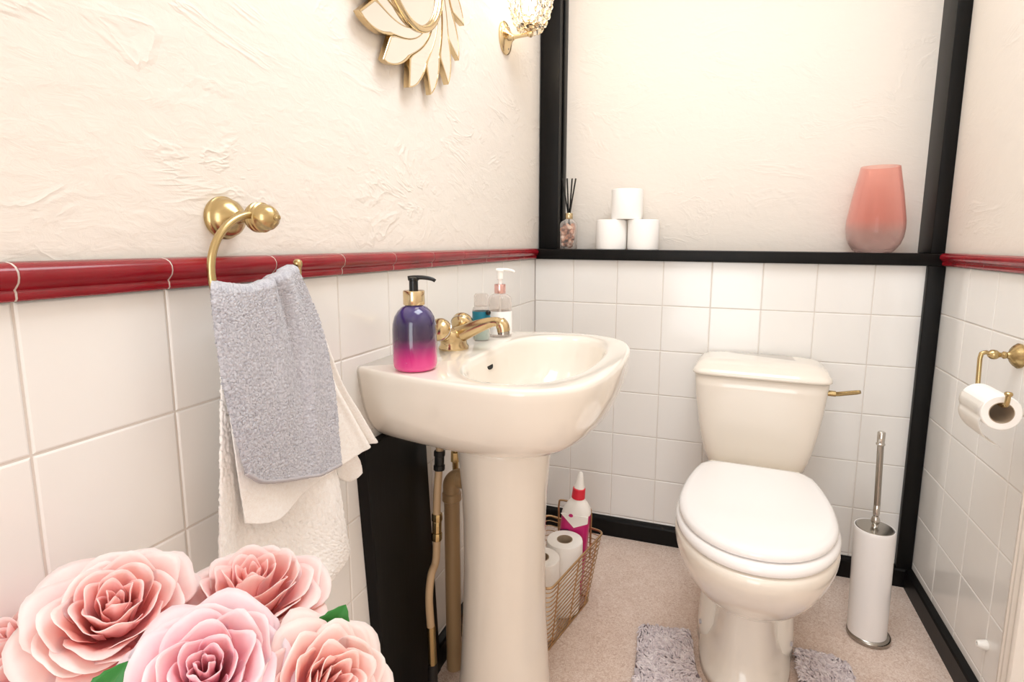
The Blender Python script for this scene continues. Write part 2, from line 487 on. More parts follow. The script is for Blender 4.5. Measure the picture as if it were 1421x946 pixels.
# door casing and door on the right wall
cas = [(0.0, 0.0), (0.0, 0.010), (0.004, 0.014), (0.012, 0.0155), (0.016, 0.012), (0.022, 0.012), (0.026, 0.018), (0.036, 0.020), (0.042, 0.016),
       (0.050, 0.016), (0.054, 0.022), (0.064, 0.024), (0.070, 0.022), (0.070, 0.0)]
g = G()
yc0 = -0.566
g.loft([[(W-d, yc0-u, z) for u, d in cas] for z in (0.0, 2.06)])
g.loft([[(W-d, DY1-0.066+u, z) for u, d in cas] for z in (0.0, 2.06)])
g.box(W-0.02, W, DY1-0.066, yc0, 2.06, 2.13)
struct('trim_9', g, 'painted_wood', angle=50)
g = G(); g.box(W+0.02, W+0.06, DY1, DY0+0.02, 0.005, 2.04)
for z0, z1 in ((0.15, 0.9), (1.05, 1.9)):
    for ya, yb in ((DY1+0.1, DY1+0.35), (DY1+0.42, DY0-0.1)):
        g.box(W+0.012, W+0.022, ya, yb, z0, z1, bev=0.004)
d1 = struct('door_1', g, 'painted_wood', smooth=False)
obj('door_handle', G().lathe([(0.026, 0), (0.026, 0.004), (0.010, 0.008), (0.008, 0.03), (0.024, 0.036), (0.027, 0.05), (0.018, 0.06), (0.0, 0.063)], (W+0.02, DY1+0.06, 1.0), (-1, 0, 0)), 'brass_ant', d1)

# ------------------------------------------------------------------ wash basin
BYC = -0.797
def basin_outline(sx=1.0, sy=1.0, n=44, z=0.0):
    # half outline from the near wall corner round the front to the far wall corner
    half = [(0.0, 0.225), (0.05, 0.240), (0.115, 0.256), (0.18, 0.270), (0.245, 0.279), (0.30, 0.281), (0.345, 0.272), (0.385, 0.250), (0.415, 0.216), (0.434, 0.165), (0.444, 0.10), (0.448, 0.0)]
    pts = [(x, -h) for x, h in half] + [(x, h) for x, h in reversed(half[:-1])]
    pp = smooth_path([(x, y, 0) for x, y in pts], 4)
    return [Vector((max(p.x, 0)*sx, BYC + p.y*sy, z)) for p in pp]
RIM = 0.813
def inner(sc, z, dx=0.0, n=0):
    pts = []
    N_ = len(basin_outline())
    o = basin_outline()
    for p in o:
        ang = math.atan2(p.y-BYC, p.x-0.279)
        pts.append(ang)
    res = []
    for ang in pts:
        c, s_ = math.cos(ang), math.sin(ang)
        a, b = 0.124, 0.240
        e = 2.35
        r = (abs(c/a)**e + abs(s_/b)**e)**(-1/e)
        res.append(Vector((0.279+dx + r*c*sc, BYC + r*s_*sc, z)))
    return res
t = thing('pedestal_basin', 'cream ceramic pedestal wash basin fixed to the left wall under the red rail', 'basin', (0.0, BYC, 0.0))
g = G()
rings = []
def shell(sx, sy, z): rings.append(basin_outline(sx, sy, z=z))
# underside upward to the rim, over the lip and down into the bowl
prof = [(0.60, 0.38, 0.634), (0.655, 0.43, 0.637), (0.72, 0.52, 0.644), (0.79, 0.63, 0.655), (0.85, 0.735, 0.669), (0.905, 0.825, 0.688), (0.945, 0.890, 0.709), (0.973, 0.938, 0.735),
        (0.990, 0.970, 0.763), (0.997, 0.990, 0.790), (1.0, 1.0, 0.803), (0.997, 0.995, 0.8095), (0.988, 0.985, 0.8125), (0.978, 0.972, RIM)]
for a, b, z in prof: shell(a, b, z)
for sc, z in ((1.04, RIM-0.0003), (1.0, RIM-0.002), (0.97, RIM-0.007), (0.945, RIM-0.018), (0.91, RIM-0.045), (0.85, RIM-0.075), (0.74, RIM-0.105), (0.55, RIM-0.125), (0.3, RIM-0.135), (0.12, RIM-0.138)):
    rings.append(inner(sc, z))
g.loft(rings)
obj('basin', g, 'ceramic', t, angle=180)
g = G()
g.lathe([(0.107, 0.0), (0.105, 0.03), (0.0995, 0.10), (0.093, 0.22), (0.0895, 0.34), (0.0895, 0.44), (0.092, 0.51), (0.097, 0.57), (0.101, 0.61), (0.103, 0.642)], (0.199, BYC, 0), seg=48)
obj('pedestal', g, 'ceramic', t, angle=180)
g = G()
oc = Vector((0.166, -0.806, 0.781))
g.lathe([(0.0001, 0.0), (0.0085, 0.0), (0.0085, 0.004)], oc, (0.9, 0, 0.42), seg=20, sx=1.0, sy=1.7)
obj('overflow', g, 'dark', t, label='dark oval overflow slot')
g = G(); g.lathe([(0.022, 0), (0.022, 0.003), (0.016, 0.0045), (0.0, 0.003)], (0.279, BYC, RIM-0.138), seg=24)
obj('drain', g, 'brass', t, label='brass drain')

# mixer tap
tx, ty = 0.084, -0.802
t = thing('mixer_tap', 'brass mixer tap with two round handles on the cream basin', 'tap', (tx, ty, RIM))
g = G()
def ov(cx, cy, z, a, b, n=28, tilt=0.0):
    return [Vector((cx+a*math.cos(2*PI*i/n), cy+b*math.sin(2*PI*i/n), z+tilt*math.cos(2*PI*i/n)*a)) for i in range(n)]
g.loft([ov(tx, ty, RIM-0.001, 0.031, 0.036), ov(tx, ty, RIM+0.004, 0.031, 0.036), ov(tx, ty, RIM+0.009, 0.027, 0.033), ov(tx, ty, RIM+0.022, 0.026, 0.036), ov(tx-0.001, ty, RIM+0.034, 0.024, 0.042), ov(tx-0.002, ty, RIM+0.042, 0.017, 0.036), ov(tx-0.002, ty, RIM+0.045, 0.006, 0.02)])
obj('tap_body', g, 'brass', t, angle=180)
g = G()
sp = smooth_path([(tx-0.004, ty, RIM+0.022), (tx+0.022, ty, RIM+0.034), (tx+0.055, ty, RIM+0.049), (tx+0.082, ty, RIM+0.059), (tx+0.100, ty, RIM+0.062), (tx+0.112, ty, RIM+0.055), (tx+0.115, ty, RIM+0.043)], 6)
n = len(sp); g.tube(sp, [0.0205-0.0105*min(1, i/(n*0.55)) + (0.0035 if i > n*0.72 else 0) for i in range(n)], 18)
obj('spout', g, 'brass', t, angle=60)
obj('aerator', G().lathe([(0.0125, 0), (0.0125, 0.006), (0.011, 0.008)], (tx+0.115, ty, RIM+0.037), seg=20), 'steel', t, label='dark aerator ring')
for s in (-1, 1):
    b0 = Vector((tx-0.002, ty+s*0.030, RIM+0.030)); ax = Vector((-0.10, s*0.82, 0.62)).normalized()
    h = obj('tap_handle', G().lathe([(0.012, 0.0), (0.013, 0.006), (0.011, 0.009), (0.019, 0.014), (0.0235, 0.022), (0.0245, 0.030), (0.0225, 0.038), (0.016, 0.045), (0.008, 0.0475), (0.0, 0.048)], b0, ax, seg=28), 'brass', t, angle=50)
    gg = G()
    gg.tube([b0+ax*0.026 + (Quaternion(ax, 2*PI*k/32) @ ax.orthogonal().normalized())*0.0243 for k in range(32)], 0.0012, 6, closed=True)
    obj('groove_ring', gg, 'chrome', h)
# ------------------------------------------------------------------ bottles on the basin
def pump(name, root, base, hz, nozzle, m, s=1.0, dirx=(0.75, -0.66)):
    """pump head: stem, nozzle pointing along dirx"""
    bx, by = base
    d = Vector((dirx[0], dirx[1], 0)).normalized()
    g = G()
    g.lathe([(0.0085*s, hz), (0.0085*s, hz+0.020*s), (0.0105*s, hz+0.0215*s), (0.0105*s, hz+0.0255*s), (0.007*s, hz+0.0275*s), (0.0, hz+0.028*s)], (bx, by, 0), seg=20)
    p = [Vector((bx, by, hz+0.0245*s))-d*0.010*s, Vector((bx, by, hz+0.026*s)), Vector((bx, by, hz+0.0262*s))+d*0.018*s, Vector((bx, by, hz+0.0235*s))+d*0.034*s, Vector((bx, by, hz+0.0195*s))+d*0.041*s]
    sp_ = smooth_path(p, 5); n_ = len(sp_)
    g.tube(sp_, [(0.0048-0.0016*i/n_)*s for i in range(n_)], 10)
    return obj(name, g, m, root, angle=50)
bx, by = 0.108, -1.000
t = thing('soap_dispenser', 'purple to pink soap dispenser with black pump on the basin corner', 'soap dispenser', (bx, by, RIM))
g = G(); g.lathe([(0.028, 0.0), (0.034, 0.0015), (0.0378, 0.006), (0.0388, 0.012), (0.0388, 0.072), (0.0378, 0.083), (0.0345, 0.095), (0.0285, 0.105), (0.0215, 0.1115), (0.0155, 0.114), (0.0145, 0.118)], (bx, by, RIM), seg=48)
o = obj('bottle', g, 'soap', t, angle=60)
obj('collar', G().lathe([(0.0180, 0.1155), (0.0188, 0.117), (0.0188, 0.139), (0.0180, 0.1405), (0.009, 0.1405)], (bx, by, RIM), seg=36), 'gold', t, label='gold collar')
pump('pump_head', t, (bx, by), RIM+0.139, 0, 'black_plastic', 0.92, (1, 0.45))

bx, by = 0.118, -0.622
t = thing('lotion_bottle', 'clear pump bottle with white label and rose gold collar behind the tap', 'bottle', (bx, by, RIM))
g = G(); g.lathe([(0.026, 0.0), (0.0285, 0.003), (0.0285, 0.088), (0.027, 0.094), (0.020, 0.100), (0.013, 0.103), (0.0125, 0.106)], (bx, by, RIM), seg=40)
obj('bottle', g, 'clear', t)
obj('label_band', G().lathe([(0.0287, 0.007), (0.0289, 0.009), (0.0289, 0.060), (0.0287, 0.062)], (bx, by, RIM), seg=40, cap=False), 'lotion', t, label='white label')
obj('dip_tube', G().tube([(bx, by, RIM+0.012), (bx, by, RIM+0.105)], 0.0028, 8), 'white_plastic', t)
obj('collar', G().lathe([(0.0132, 0.104), (0.0137, 0.1055), (0.0137, 0.124), (0.0132, 0.1255), (0.006, 0.1255)], (bx, by, RIM), seg=32), 'rose_gold', t, label='rose gold collar')
g = G(); g.lathe([(0.0045, 0.1255), (0.0045, 0.138)], (bx, by, RIM), seg=16)
obj('pump_stem', g, 'white_plastic', t)
pump('pump_head', t, (bx, by), RIM+0.138, 0, 'white_plastic', 0.85, (1, 0.25))

bx, by = 0.099, -0.690
t = thing('travel_bottle', 'small clear bottle with teal label and pale aqua liquid behind the tap spout', 'bottle', (bx, by, RIM))
obj('bottle', G().lathe([(0.018, 0.0), (0.0205, 0.003), (0.0205, 0.070), (0.019, 0.076), (0.0155, 0.080)], (bx, by, RIM), seg=36), 'clear', t)
obj('liquid', G().lathe([(0.017, 0.002), (0.0192, 0.005), (0.0192, 0.047), (0.0, 0.0475)], (bx, by, RIM), seg=36), 'aqua', t)
obj('label_band', G().lathe([(0.0208, 0.044), (0.0210, 0.046), (0.0210, 0.066), (0.0208, 0.068)], (bx, by, RIM), seg=36, cap=False), 'teal', t, label='teal label')
obj('cap', G().lathe([(0.0165, 0.079), (0.017, 0.081), (0.0165, 0.104), (0.014, 0.108), (0.0, 0.109)], (bx, by, RIM), seg=32), 'clear', t, label='clear cap')
obj('button', G().sphere((bx+0.0225, by-0.012, RIM+0.066), 0.0062), 'black_plastic', t, label='round black button')

# ------------------------------------------------------------------ pipes beside the pedestal
t = thing('water_supply_pipe', 'thin painted water pipe with couplings between black board and basin pedestal', 'pipe', (0.045, -0.84, 0))
pp = [at(x, y, 'x', 0.052) for x, y in ((610, 640), (606.5, 690), (606, 750), (604.5, 779), (598.5, 797), (595.5, 830), (598, 872))]
obj('pipe', G().tube(smooth_path(pp, 6), 0.0085, 14), 'pipe', t, angle=180)
pe = [at(x, y, 'x', 0.052) for x, y in ((598, 868), (600.5, 922))]
obj('brass_tail', G().tube(pe, 0.0098, 14), 'brass_ant', t, label='bare brass tail with green tarnish')
pz = at(600.5, 920, 'x', 0.052)
obj('black_tail', G().tube([pz, (pz.x, pz.y, 0.0)], 0.0105, 14), 'black_rubber', t, label='black lower end')
def nut(px0, px1, m, r, nm='coupling', root=None, X=0.052):
    a = at(*px0, 'x', X); b = at(*px1, 'x', X); d = b-a
    g = G()
    for s0, s1, k in ((0, .28, 1.0), (.28, .72, .86), (.72, 1, 1.0)):
        g.tube([a+d*s0, a+d*(s0+.03), a+d*(s1-.03), a+d*s1], [r*k*.93, r*k, r*k, r*k*.93], 10)
    return obj(nm, g, m, root, angle=30)
nut((610, 625), (609.5, 652), 'black_rubber', 0.0125, 'nut', t)
nut((606.7, 712), (606, 749), 'brass_ant', 0.0118, 'coupling', t)
obj('pipe_top', G().tube([at(611, 600, 'x', 0.052), at(610, 628, 'x', 0.052)], 0.0085, 12), 'pipe', t)
t = thing('waste_pipe', 'wide beige waste pipe standing behind the basin pedestal', 'pipe', (0.052, -0.765, 0))
wxp, wyp = 0.046, -0.748
obj('standpipe', G().tube([(wxp, wyp, 0.0), (wxp, wyp, 0.46)], 0.0185, 20), 'waste', t)
obj('elbow', G().tube(smooth_path([(wxp, wyp, 0.45), (wxp, wyp, 0.478), (wxp+0.012, wyp, 0.493), (wxp+0.03, wyp, 0.495), (wxp+0.08, wyp, 0.495)], 6), 0.020, 20), 'waste', t, angle=180)
obj('collar', G().lathe([(0.0195, 0), (0.0225, 0.003), (0.0225, 0.02), (0.0195, 0.023)], (wxp, wyp, 0.435), seg=24), 'waste', t)
obj('collar', G().lathe([(0.0200, 0), (0.0235, 0.002), (0.0235, 0.016), (0.0200, 0.018)], (wxp+0.018, wyp, 0.495), (1, 0, 0), seg=24), 'waste', t)
t = thing('water_supply_pipe', 'second thin water pipe half hidden behind the waste pipe and pedestal', 'pipe', (0.06, -0.71, 0))
p2 = [at(x, y, 'y', -0.715) for x, y in ((632, 612), (632, 640), (633, 700), (634, 790))]
obj('pipe', G().tube(smooth_path([*p2, (p2[-1].x, p2[-1].y, 0.0)], 5), 0.0075, 12), 'brass_ant', t, angle=180)
a, b = p2[0], p2[1]
obj('nut', G().tube([a+(b-a)*.5, a+(b-a)*.52, a+(b-a)*.98, b], [0.009, 0.0115, 0.0115, 0.009], 8), 'brass_ant', t, angle=30)

# ------------------------------------------------------------------ toilet
TC = Vector((0.748, -0.1, 0.0))
t = thing('toilet', 'cream close-coupled toilet with its lid down against the back wall', 'toilet', TC)
def egg(a, b, yc, yb, wb, n=26, m=8, sc=1.0, z=0.0, dx=0.0):
    P = []
    for i in range(n+1):
        th = PI*i/n
        cx_, sy_ = math.cos(th), math.sin(th)
        P.append((a*math.copysign(abs(cx_)**0.94, cx_), -b*max(sy_, 0.0)**0.98))
    L_ = yb-yc
    side = []
    for i in range(1, m+1):
        u = i/m
        side.append((a-(a-wb)*u**2.0, L_*u))
    cr = 0.022
    side[-1] = (wb-0.004, L_-0.012)
    side += [(wb-0.010, L_-0.004), (wb-0.024, L_)]
    left = [(-x, y) for x, y in side]
    right = side
    P = P[::-1]           # from -a round the front to +a
    full = P + right + [(x, y) for x, y in reversed(left)]
    return [Vector((TC.x+dx+x*sc, yc+y*sc, z)) for x, y in full]
EG = dict(a=0.169, b=0.213, yc=-0.552, yb=-0.318, wb=0.134)
def eggr(da, z, dx=0.0, e=EG):
    k = dict(e); k['a'] += da; k['b'] += da; k['wb'] += da; k['yb'] += da*0.3
    return egg(z=z, dx=dx, **k)
# lid
g = G()
g.loft([eggr(-0.010, 0.4255), eggr(-0.003, 0.4262), eggr(0, 0.429), eggr(0.0006, 0.434), eggr(-0.0015, 0.440), eggr(-0.007, 0.4445), eggr(-0.018, 0.4472), eggr(-0.05, 0.4490), eggr(-0.10, 0.4497)])
obj('lid', g, 'seat', t, angle=60)
g = G()
e2 = dict(EG); e2['b'] = 0.222
g.loft([eggr(-0.006, 0.4010, e=e2), eggr(0.002, 0.4020, e=e2), eggr(0.006, 0.4055, e=e2), eggr(0.0065, 0.412, e=e2), eggr(0.0045, 0.418, e=e2), eggr(0.0, 0.4225, e=e2), eggr(-0.006, 0.4242, e=e2), eggr(-0.06, 0.4246, e=e2)])
obj('seat', g, 'seat', t, angle=60)
for s in (-1, 1):
    obj('hinge', G().tube([(TC.x+s*0.075-0.016, -0.306, 0.424), (TC.x+s*0.075+0.016, -0.306, 0.424)], 0.008, 14), 'seat', t)
# bowl
e3 = dict(a=0.176, b=0.234, yc=-0.552, yb=-0.30, wb=0.140)
def bowl(da, z, yc=None, sc=1.0):
    k = dict(e3); P = egg(z=z, **k)
    c = Vector((TC.x, -0.552 if yc is None else yc, z))
    o0 = Vector((TC.x, -0.552, z))
    return [c + (p-o0)*sc for p in P]
g = G()
g.loft([bowl(0, 0.188, -0.475, 0.46), bowl(0, 0.194, -0.482, 0.52), bowl(0, 0.205, -0.490, 0.585), bowl(0, 0.222, -0.500, 0.66), bowl(0, 0.248, -0.513, 0.75), bowl(0, 0.280, -0.527, 0.84), bowl(0, 0.312, -0.538, 0.91),
        bowl(0, 0.342, -0.546, 0.962), bowl(0, 0.366, -0.551, 0.99), bowl(0, 0.382, -0.552, 1.0), bowl(0, 0.392, -0.552, 0.995), bowl(0, 0.398, -0.552, 0.98), bowl(0, 0.400, -0.552, 0.95)])
# shelf under the cistern
def rrect(cx, hx, y0, y1, z, e=5.0, n=40):
    cy, hy = (y0+y1)/2, (y1-y0)/2; P = []
    for i in range(n):
        th = 2*PI*i/n; c, s_ = math.cos(th), math.sin(th)
        P.append(Vector((cx+hx*math.copysign(abs(c)**(2/e), c), cy+hy*math.copysign(abs(s_)**(2/e), s_), z)))
    return P
g.loft([rrect(TC.x, 0.08, -0.34, -0.03, 0.22), rrect(TC.x, 0.105, -0.36, -0.022, 0.30), rrect(TC.x, 0.128, -0.37, -0.018, 0.36), rrect(TC.x, 0.128, -0.36, -0.018, 0.382), rrect(TC.x, 0.120, -0.35, -0.024, 0.388)])
# foot: front column and wider trap housing behind it
BX = TC.x - 0.002
g.loft([rrect(BX, 0.112, -0.625, -0.12, 0.0, 3.2), rrect(BX, 0.110, -0.622, -0.12, 0.018, 3.2), rrect(BX, 0.094, -0.612, -0.12, 0.036, 2.8), rrect(BX, 0.081, -0.600, -0.12, 0.07, 2.7), rrect(BX, 0.075, -0.592, -0.12, 0.13, 2.7), rrect(BX, 0.073, -0.59, -0.13, 0.19, 2.7), rrect(BX, 0.078, -0.60, -0.14, 0.225, 2.7)])
g.loft([rrect(BX, 0.122, -0.49, -0.10, 0.0, 5), rrect(BX, 0.121, -0.49, -0.10, 0.04, 5), rrect(BX, 0.117, -0.482, -0.10, 0.09, 5), rrect(BX, 0.111, -0.47, -0.10, 0.125, 5), rrect(BX, 0.100, -0.455, -0.10, 0.145, 4), rrect(BX, 0.085, -0.43, -0.10, 0.162, 4), rrect(BX, 0.05, -0.40, -0.10, 0.168, 4)])
obj('bowl', g, 'ceramic', t, angle=180)
for s in (-1, 1):
    obj('screw_cap', G().lathe([(0.006, -0.002), (0.006, 0.002), (0.004, 0.0032), (0, 0.0035)], (BX+s*0.1095, -0.455, 0.05), (s*0.93, -0.375, 0.12), seg=16), 'label_grey', t, label='grey screw cap')
# cistern
g = G()
def cis(hw, yf, z, e=7): return rrect(TC.x, hw, yf, -0.012, z, e, 64)
g.loft([cis(0.128, -0.168, 0.378), cis(0.137, -0.174, 0.384), cis(0.147, -0.179, 0.415), cis(0.157, -0.184, 0.455), cis(0.165, -0.188, 0.50), cis(0.174, -0.193, 0.56), cis(0.180, -0.196, 0.62), cis(0.183, -0.197, 0.654)])
obj('cistern', g, 'ceramic', t, angle=180)
g = G()
g.loft([cis(0.176, -0.19, 0.6545), cis(0.185, -0.202, 0.656), cis(0.1885, -0.206, 0.659), cis(0.1885, -0.206, 0.664), cis(0.185, -0.201, 0.671), cis(0.176, -0.186, 0.684), cis(0.163, -0.165, 0.692), cis(0.150, -0.150, 0.6955), cis(0.10, -0.12, 0.697)])
obj('cistern_lid', g, 'ceramic', t, angle=180)
g = G()
g.tube([(TC.x+0.176, -0.165, 0.628), (TC.x+0.197, -0.165, 0.628)], 0.008, 16)
g.tube([(TC.x+0.192, -0.163, 0.626), (TC.x+0.205, -0.170, 0.630), (TC.x+0.243, -0.195, 0.645), (TC.x+0.250, -0.199, 0.648)], [0.006, 0.0065, 0.006, 0.005], 10)
obj('flush_lever', g, 'brass_ant', t, angle=50, label='brass flush lever')
t.rotation_euler = (0, 0, math.radians(-3.2))

# ------------------------------------------------------------------ pedestal mat
def mat_outline(x0, x1, y0, y1, cx, hw, yc):
    """U-shaped mat: back edge y1 is cut by a bay round the toilet foot"""
    P = []
    def arc(cx_, cy_, r, a0, a1, n=6):
        for i in range(n+1):
            a = a0+(a1-a0)*i/n; P.append((cx_+r*math.cos(a), cy_+r*math.sin(a)))
    r = 0.03
    arc(x0+r, y0+r, r, PI, 1.5*PI); arc(x1-r, y0+r, r, 1.5*PI, 2*PI); arc(x1-r, y1-r, r, 0, PI/2)
    P.append((cx+hw+0.008, y1))
    for i in range(0, 17):
        a = -PI*i/16
        P.append((cx+hw*math.cos(a), yc+(hw*1.15)*math.sin(a)))
    P.append((cx-hw-0.008, y1))
    arc(x0+r, y1-r, r, PI/2, PI)
    return P
mo = mat_outline(0.474, 0.985, -0.98, -0.435, 0.738, 0.121, -0.535)
rot = math.radians(4)
def mrot(p): # the mat lies slightly askew
    dx, dy = p[0]-0.74, p[1]+0.6
    return (0.74+dx*math.cos(rot)-dy*math.sin(rot)-0.004, -0.6+dx*math.sin(rot)+dy*math.cos(rot)-0.0)
mo = [mrot(p) for p in mo]
def inside(x, y, P):
    c = False; j = len(P)-1
    for i in range(len(P)):
        if (P[i][1] > y) != (P[j][1] > y) and x < (P[j][0]-P[i][0])*(y-P[i][1])/(P[j][1]-P[i][1])+P[i][0]: c = not c
        j = i
    return c
t = thing('pedestal_mat', 'shaggy lilac grey pedestal mat with a cut-out around the toilet foot', 'bath mat', (0.74, -0.7, 0.0))
g = G(); g.prism([(p[0], p[1]) for p in mo], 0.0, 0.010, 'z')
obj('backing', g, 'backing', t, smooth=False)
g = G(); rs = random.Random(3); cnt = 0
while cnt < 7500:
    x = rs.uniform(0.42, 1.02); y = rs.uniform(-0.76, -0.40)
    if not inside(x, y, mo): continue
    cnt += 1
    fl = noise.noise_vector(Vector((x*9, y*9, 0.3)))
    a = 2*PI*(0.5+0.9*fl.x)+rs.uniform(-.7, .7); ln = rs.uniform(0.010, 0.022)
    dx, dy = math.cos(a)*ln, math.sin(a)*ln
    if not inside(x+dx*.5, y+dy*.5, mo): dx = dy = 0
    h = rs.uniform(0.006, 0.011); r = rs.uniform(0.0017, 0.0027)
    pts = [(x, y, 0.008), (x+dx*.25, y+dy*.25, 0.008+h*.75), (x+dx*.65, y+dy*.65, 0.008+h), (x+dx, y+dy, 0.008+h*.72)]
    g.tube(pts, [r*.8, r, r, r*.5], 5)
o = obj('pile', g, 'pile', t, angle=180, fix=False); o['kind'] = 'stuff'

# ------------------------------------------------------------------ toilet brush
hx, hy = 1.046, -0.292
t = thing('toilet_brush_holder', 'tall white toilet brush holder with steel foot beside the right corner post', 'brush holder', (hx, hy, 0))
obj('foot_ring', G().lathe([(0.050, 0.0), (0.0525, 0.003), (0.0525, 0.010), (0.050, 0.014), (0.046, 0.016)], (hx, hy, 0), seg=48), 'steel', t, label='brushed steel foot')
g = G(); g.lathe([(0.0455, 0.010), (0.0465, 0.018), (0.0475, 0.300), (0.0475, 0.308), (0.0465, 0.3105), (0.0450, 0.3105), (0.0445, 0.305), (0.0445, 0.15)], (hx-0.004, hy, 0), seg=48, cap=False)
for i, v in enumerate(g.v):   # leans a touch to the left, as in the photograph
    g.v[i] = (v[0]-0.006*(v[2]/0.31), v[1], v[2])
obj('canister', g, 'white_enamel', t)
hx2 = hx-0.010
t = thing('toilet_brush', 'steel toilet brush handle and lid standing in the white holder', 'toilet brush', (hx2, hy, 0.303))
obj('lid', G().lathe([(0.0430, 0.303), (0.0438, 0.3075), (0.042, 0.3105), (0.030, 0.3125), (0.0, 0.3135)], (hx2, hy, 0), seg=40), 'steel', t)
obj('collar', G().lathe([(0.010, 0.307), (0.0085, 0.312), (0.0065, 0.318), (0.0095, 0.324), (0.0105, 0.330), (0.0085, 0.337), (0.0062, 0.341), (0.0075, 0.345), (0.0080, 0.352), (0.0075, 0.372), (0.006, 0.374)], (hx2, hy, 0), seg=24), 'chrome', t)
g = G(); g.tube([(hx2, hy, 0.37), (hx2-0.003, hy, 0.46), (hx2-0.006, hy, 0.545)], 0.0075, 20)
obj('handle', g, 'steel', t)
obj('end_cap', G().lathe([(0.0085, 0.532), (0.0105, 0.534), (0.0105, 0.537), (0.0084, 0.539), (0.0088, 0.541), (0.0090, 0.566), (0.007, 0.5685), (0, 0.569)], (hx2-0.006, hy, 0), seg=24), 'chrome', t)

# ------------------------------------------------------------------ toilet rolls
def roll_thing(label, group, loc, r=0.0525, h=0.10, hole=0.021):
    t = thing('toilet_roll', label, 'toilet roll', loc, group)
    b = Vector(loc)
    obj('paper', G().lathe([(hole+0.001, 0.0008), (r-0.004, 0.0), (r-0.001, 0.0015), (r, 0.006), (r, h-0.006), (r-0.001, h-0.0015), (r-0.004, h), (hole+0.001, h-0.0008), (hole+0.001, 0.0008)], b, seg=56, cap=False), 'paper', t)
    obj('core', G().lathe([(hole+0.001, 0.0), (hole+0.001, h), (hole-0.0005, h), (hole-0.0005, 0.0), (hole+0.001, 0.0)], b, seg=36, cap=False), 'card', t)
    return t
LZ = 1.0155; rg = 'white toilet rolls stacked on the black ledge'
r0 = roll_thing('white toilet roll bottom left in the pyramid on the black ledge', rg, (0.2605, 0.040, LZ))
copy_thing(r0, (0.3690, 0.040, LZ), 'white toilet roll bottom right in the pyramid on the black ledge')
copy_thing(r0, (0.3115, 0.040, LZ+0.1005), 'white toilet roll on top of the two others on the black ledge')
bg = 'toilet rolls standing in the wire basket'
r1 = roll_thing('toilet roll with open core facing up in the basket, in front of the pink bottle', bg, (0.2480, -0.468, 0.116), r=0.050, h=0.108)
copy_thing(r1, (0.2395, -0.456, 0.0075), 'toilet roll at the basket bottom under the roll before the pink bottle')
copy_thing(r1, (0.2110, -0.571, 0.1155), 'toilet roll in the basket half hidden behind the basin pedestal')
copy_thing(r1, (0.2050, -0.571, -0.0025+0.01), 'toilet roll at the basket bottom nearest the pedestal')

# ------------------------------------------------------------------ wire basket
bc = [(0.305, -0.385), (0.245, -0.640), (0.105, -0.605), (0.165, -0.350)]   # floor corners
B2 = [(0.337, -0.362), (0.268, -0.672), (0.088, -0.632), (0.150, -0.318)]   # rim corners
t = thing('wire_basket', 'copper wire basket holding toilet rolls on the floor behind the basin pedestal', 'basket', (0.2, -0.5, 0))
BH = 0.205
def loop(z, rr=0.022):
    u = z/BH; P = []
    q = [Vector((a[0]+(b[0]-a[0])*u, a[1]+(b[1]-a[1])*u, z)) for a, b in zip(bc, B2)]
    for i in range(4):
        p, pv, nx = q[i], q[i-1], q[(i+1) % 4]
        a = p+(pv-p).normalized()*rr; b = p+(nx-p).normalized()*rr
        for k in range(6):
            s = k/5; P.append(a.lerp(p, s).lerp(p.lerp(b, s), s))
    return P
obj('rim', G().tube(loop(BH), 0.0032, 8, closed=True), 'copper', t, angle=180)
obj('base_ring', G().tube(loop(0.004), 0.0028, 8, closed=True), 'copper', t, angle=180)
for k in range(1, 14):
    obj('wire', G().tube(loop(0.004+(BH-0.004)*k/14), 0.0015, 6, closed=True), 'copper', t, angle=180)
def side_pt(i, s, z):
    u = z/BH
    a, b = bc[i], bc[(i+1) % 4]; c, d = B2[i], B2[(i+1) % 4]
    x = (a[0]+(b[0]-a[0])*s)*(1-u)+(c[0]+(d[0]-c[0])*s)*u; y = (a[1]+(b[1]-a[1])*s)*(1-u)+(c[1]+(d[1]-c[1])*s)*u
    return Vector((x, y, z))
for i, ss in ((0, (0.14, 0.5, 0.86)), (1, (0.25, 0.75)), (2, (0.14, 0.5, 0.86)), (3, (0.25, 0.75))):
    for s in ss:
        obj('upright', G().tube([side_pt(i, s, 0.004), side_pt(i, s, BH)], 0.0018, 6), 'copper', t)
# floor wires
for s in (0.2, 0.4, 0.6, 0.8):
    obj('floor_wire', G().tube([side_pt(0, s, 0.0045), side_pt(2, 1-s, 0.0045)], 0.0016, 6), 'copper', t)
# two upright loop handles on the long sides' far and near ends
for i, s0, s1 in ((3, 0.22, 0.78), (1, 0.22, 0.78)):
    a, b = side_pt(i, s0, BH), side_pt(i, s1, BH)
    up = Vector((0, 0, 0.062))
    P = [a-up*1.6, a, a+up*0.75, a.lerp(b, 0.12)+up, a.lerp(b, 0.88)+up, b+up*0.75, b, b-up*1.6]
    obj('handle', G().tube(smooth_path(P, 5), 0.003, 8), 'copper', t, angle=180)

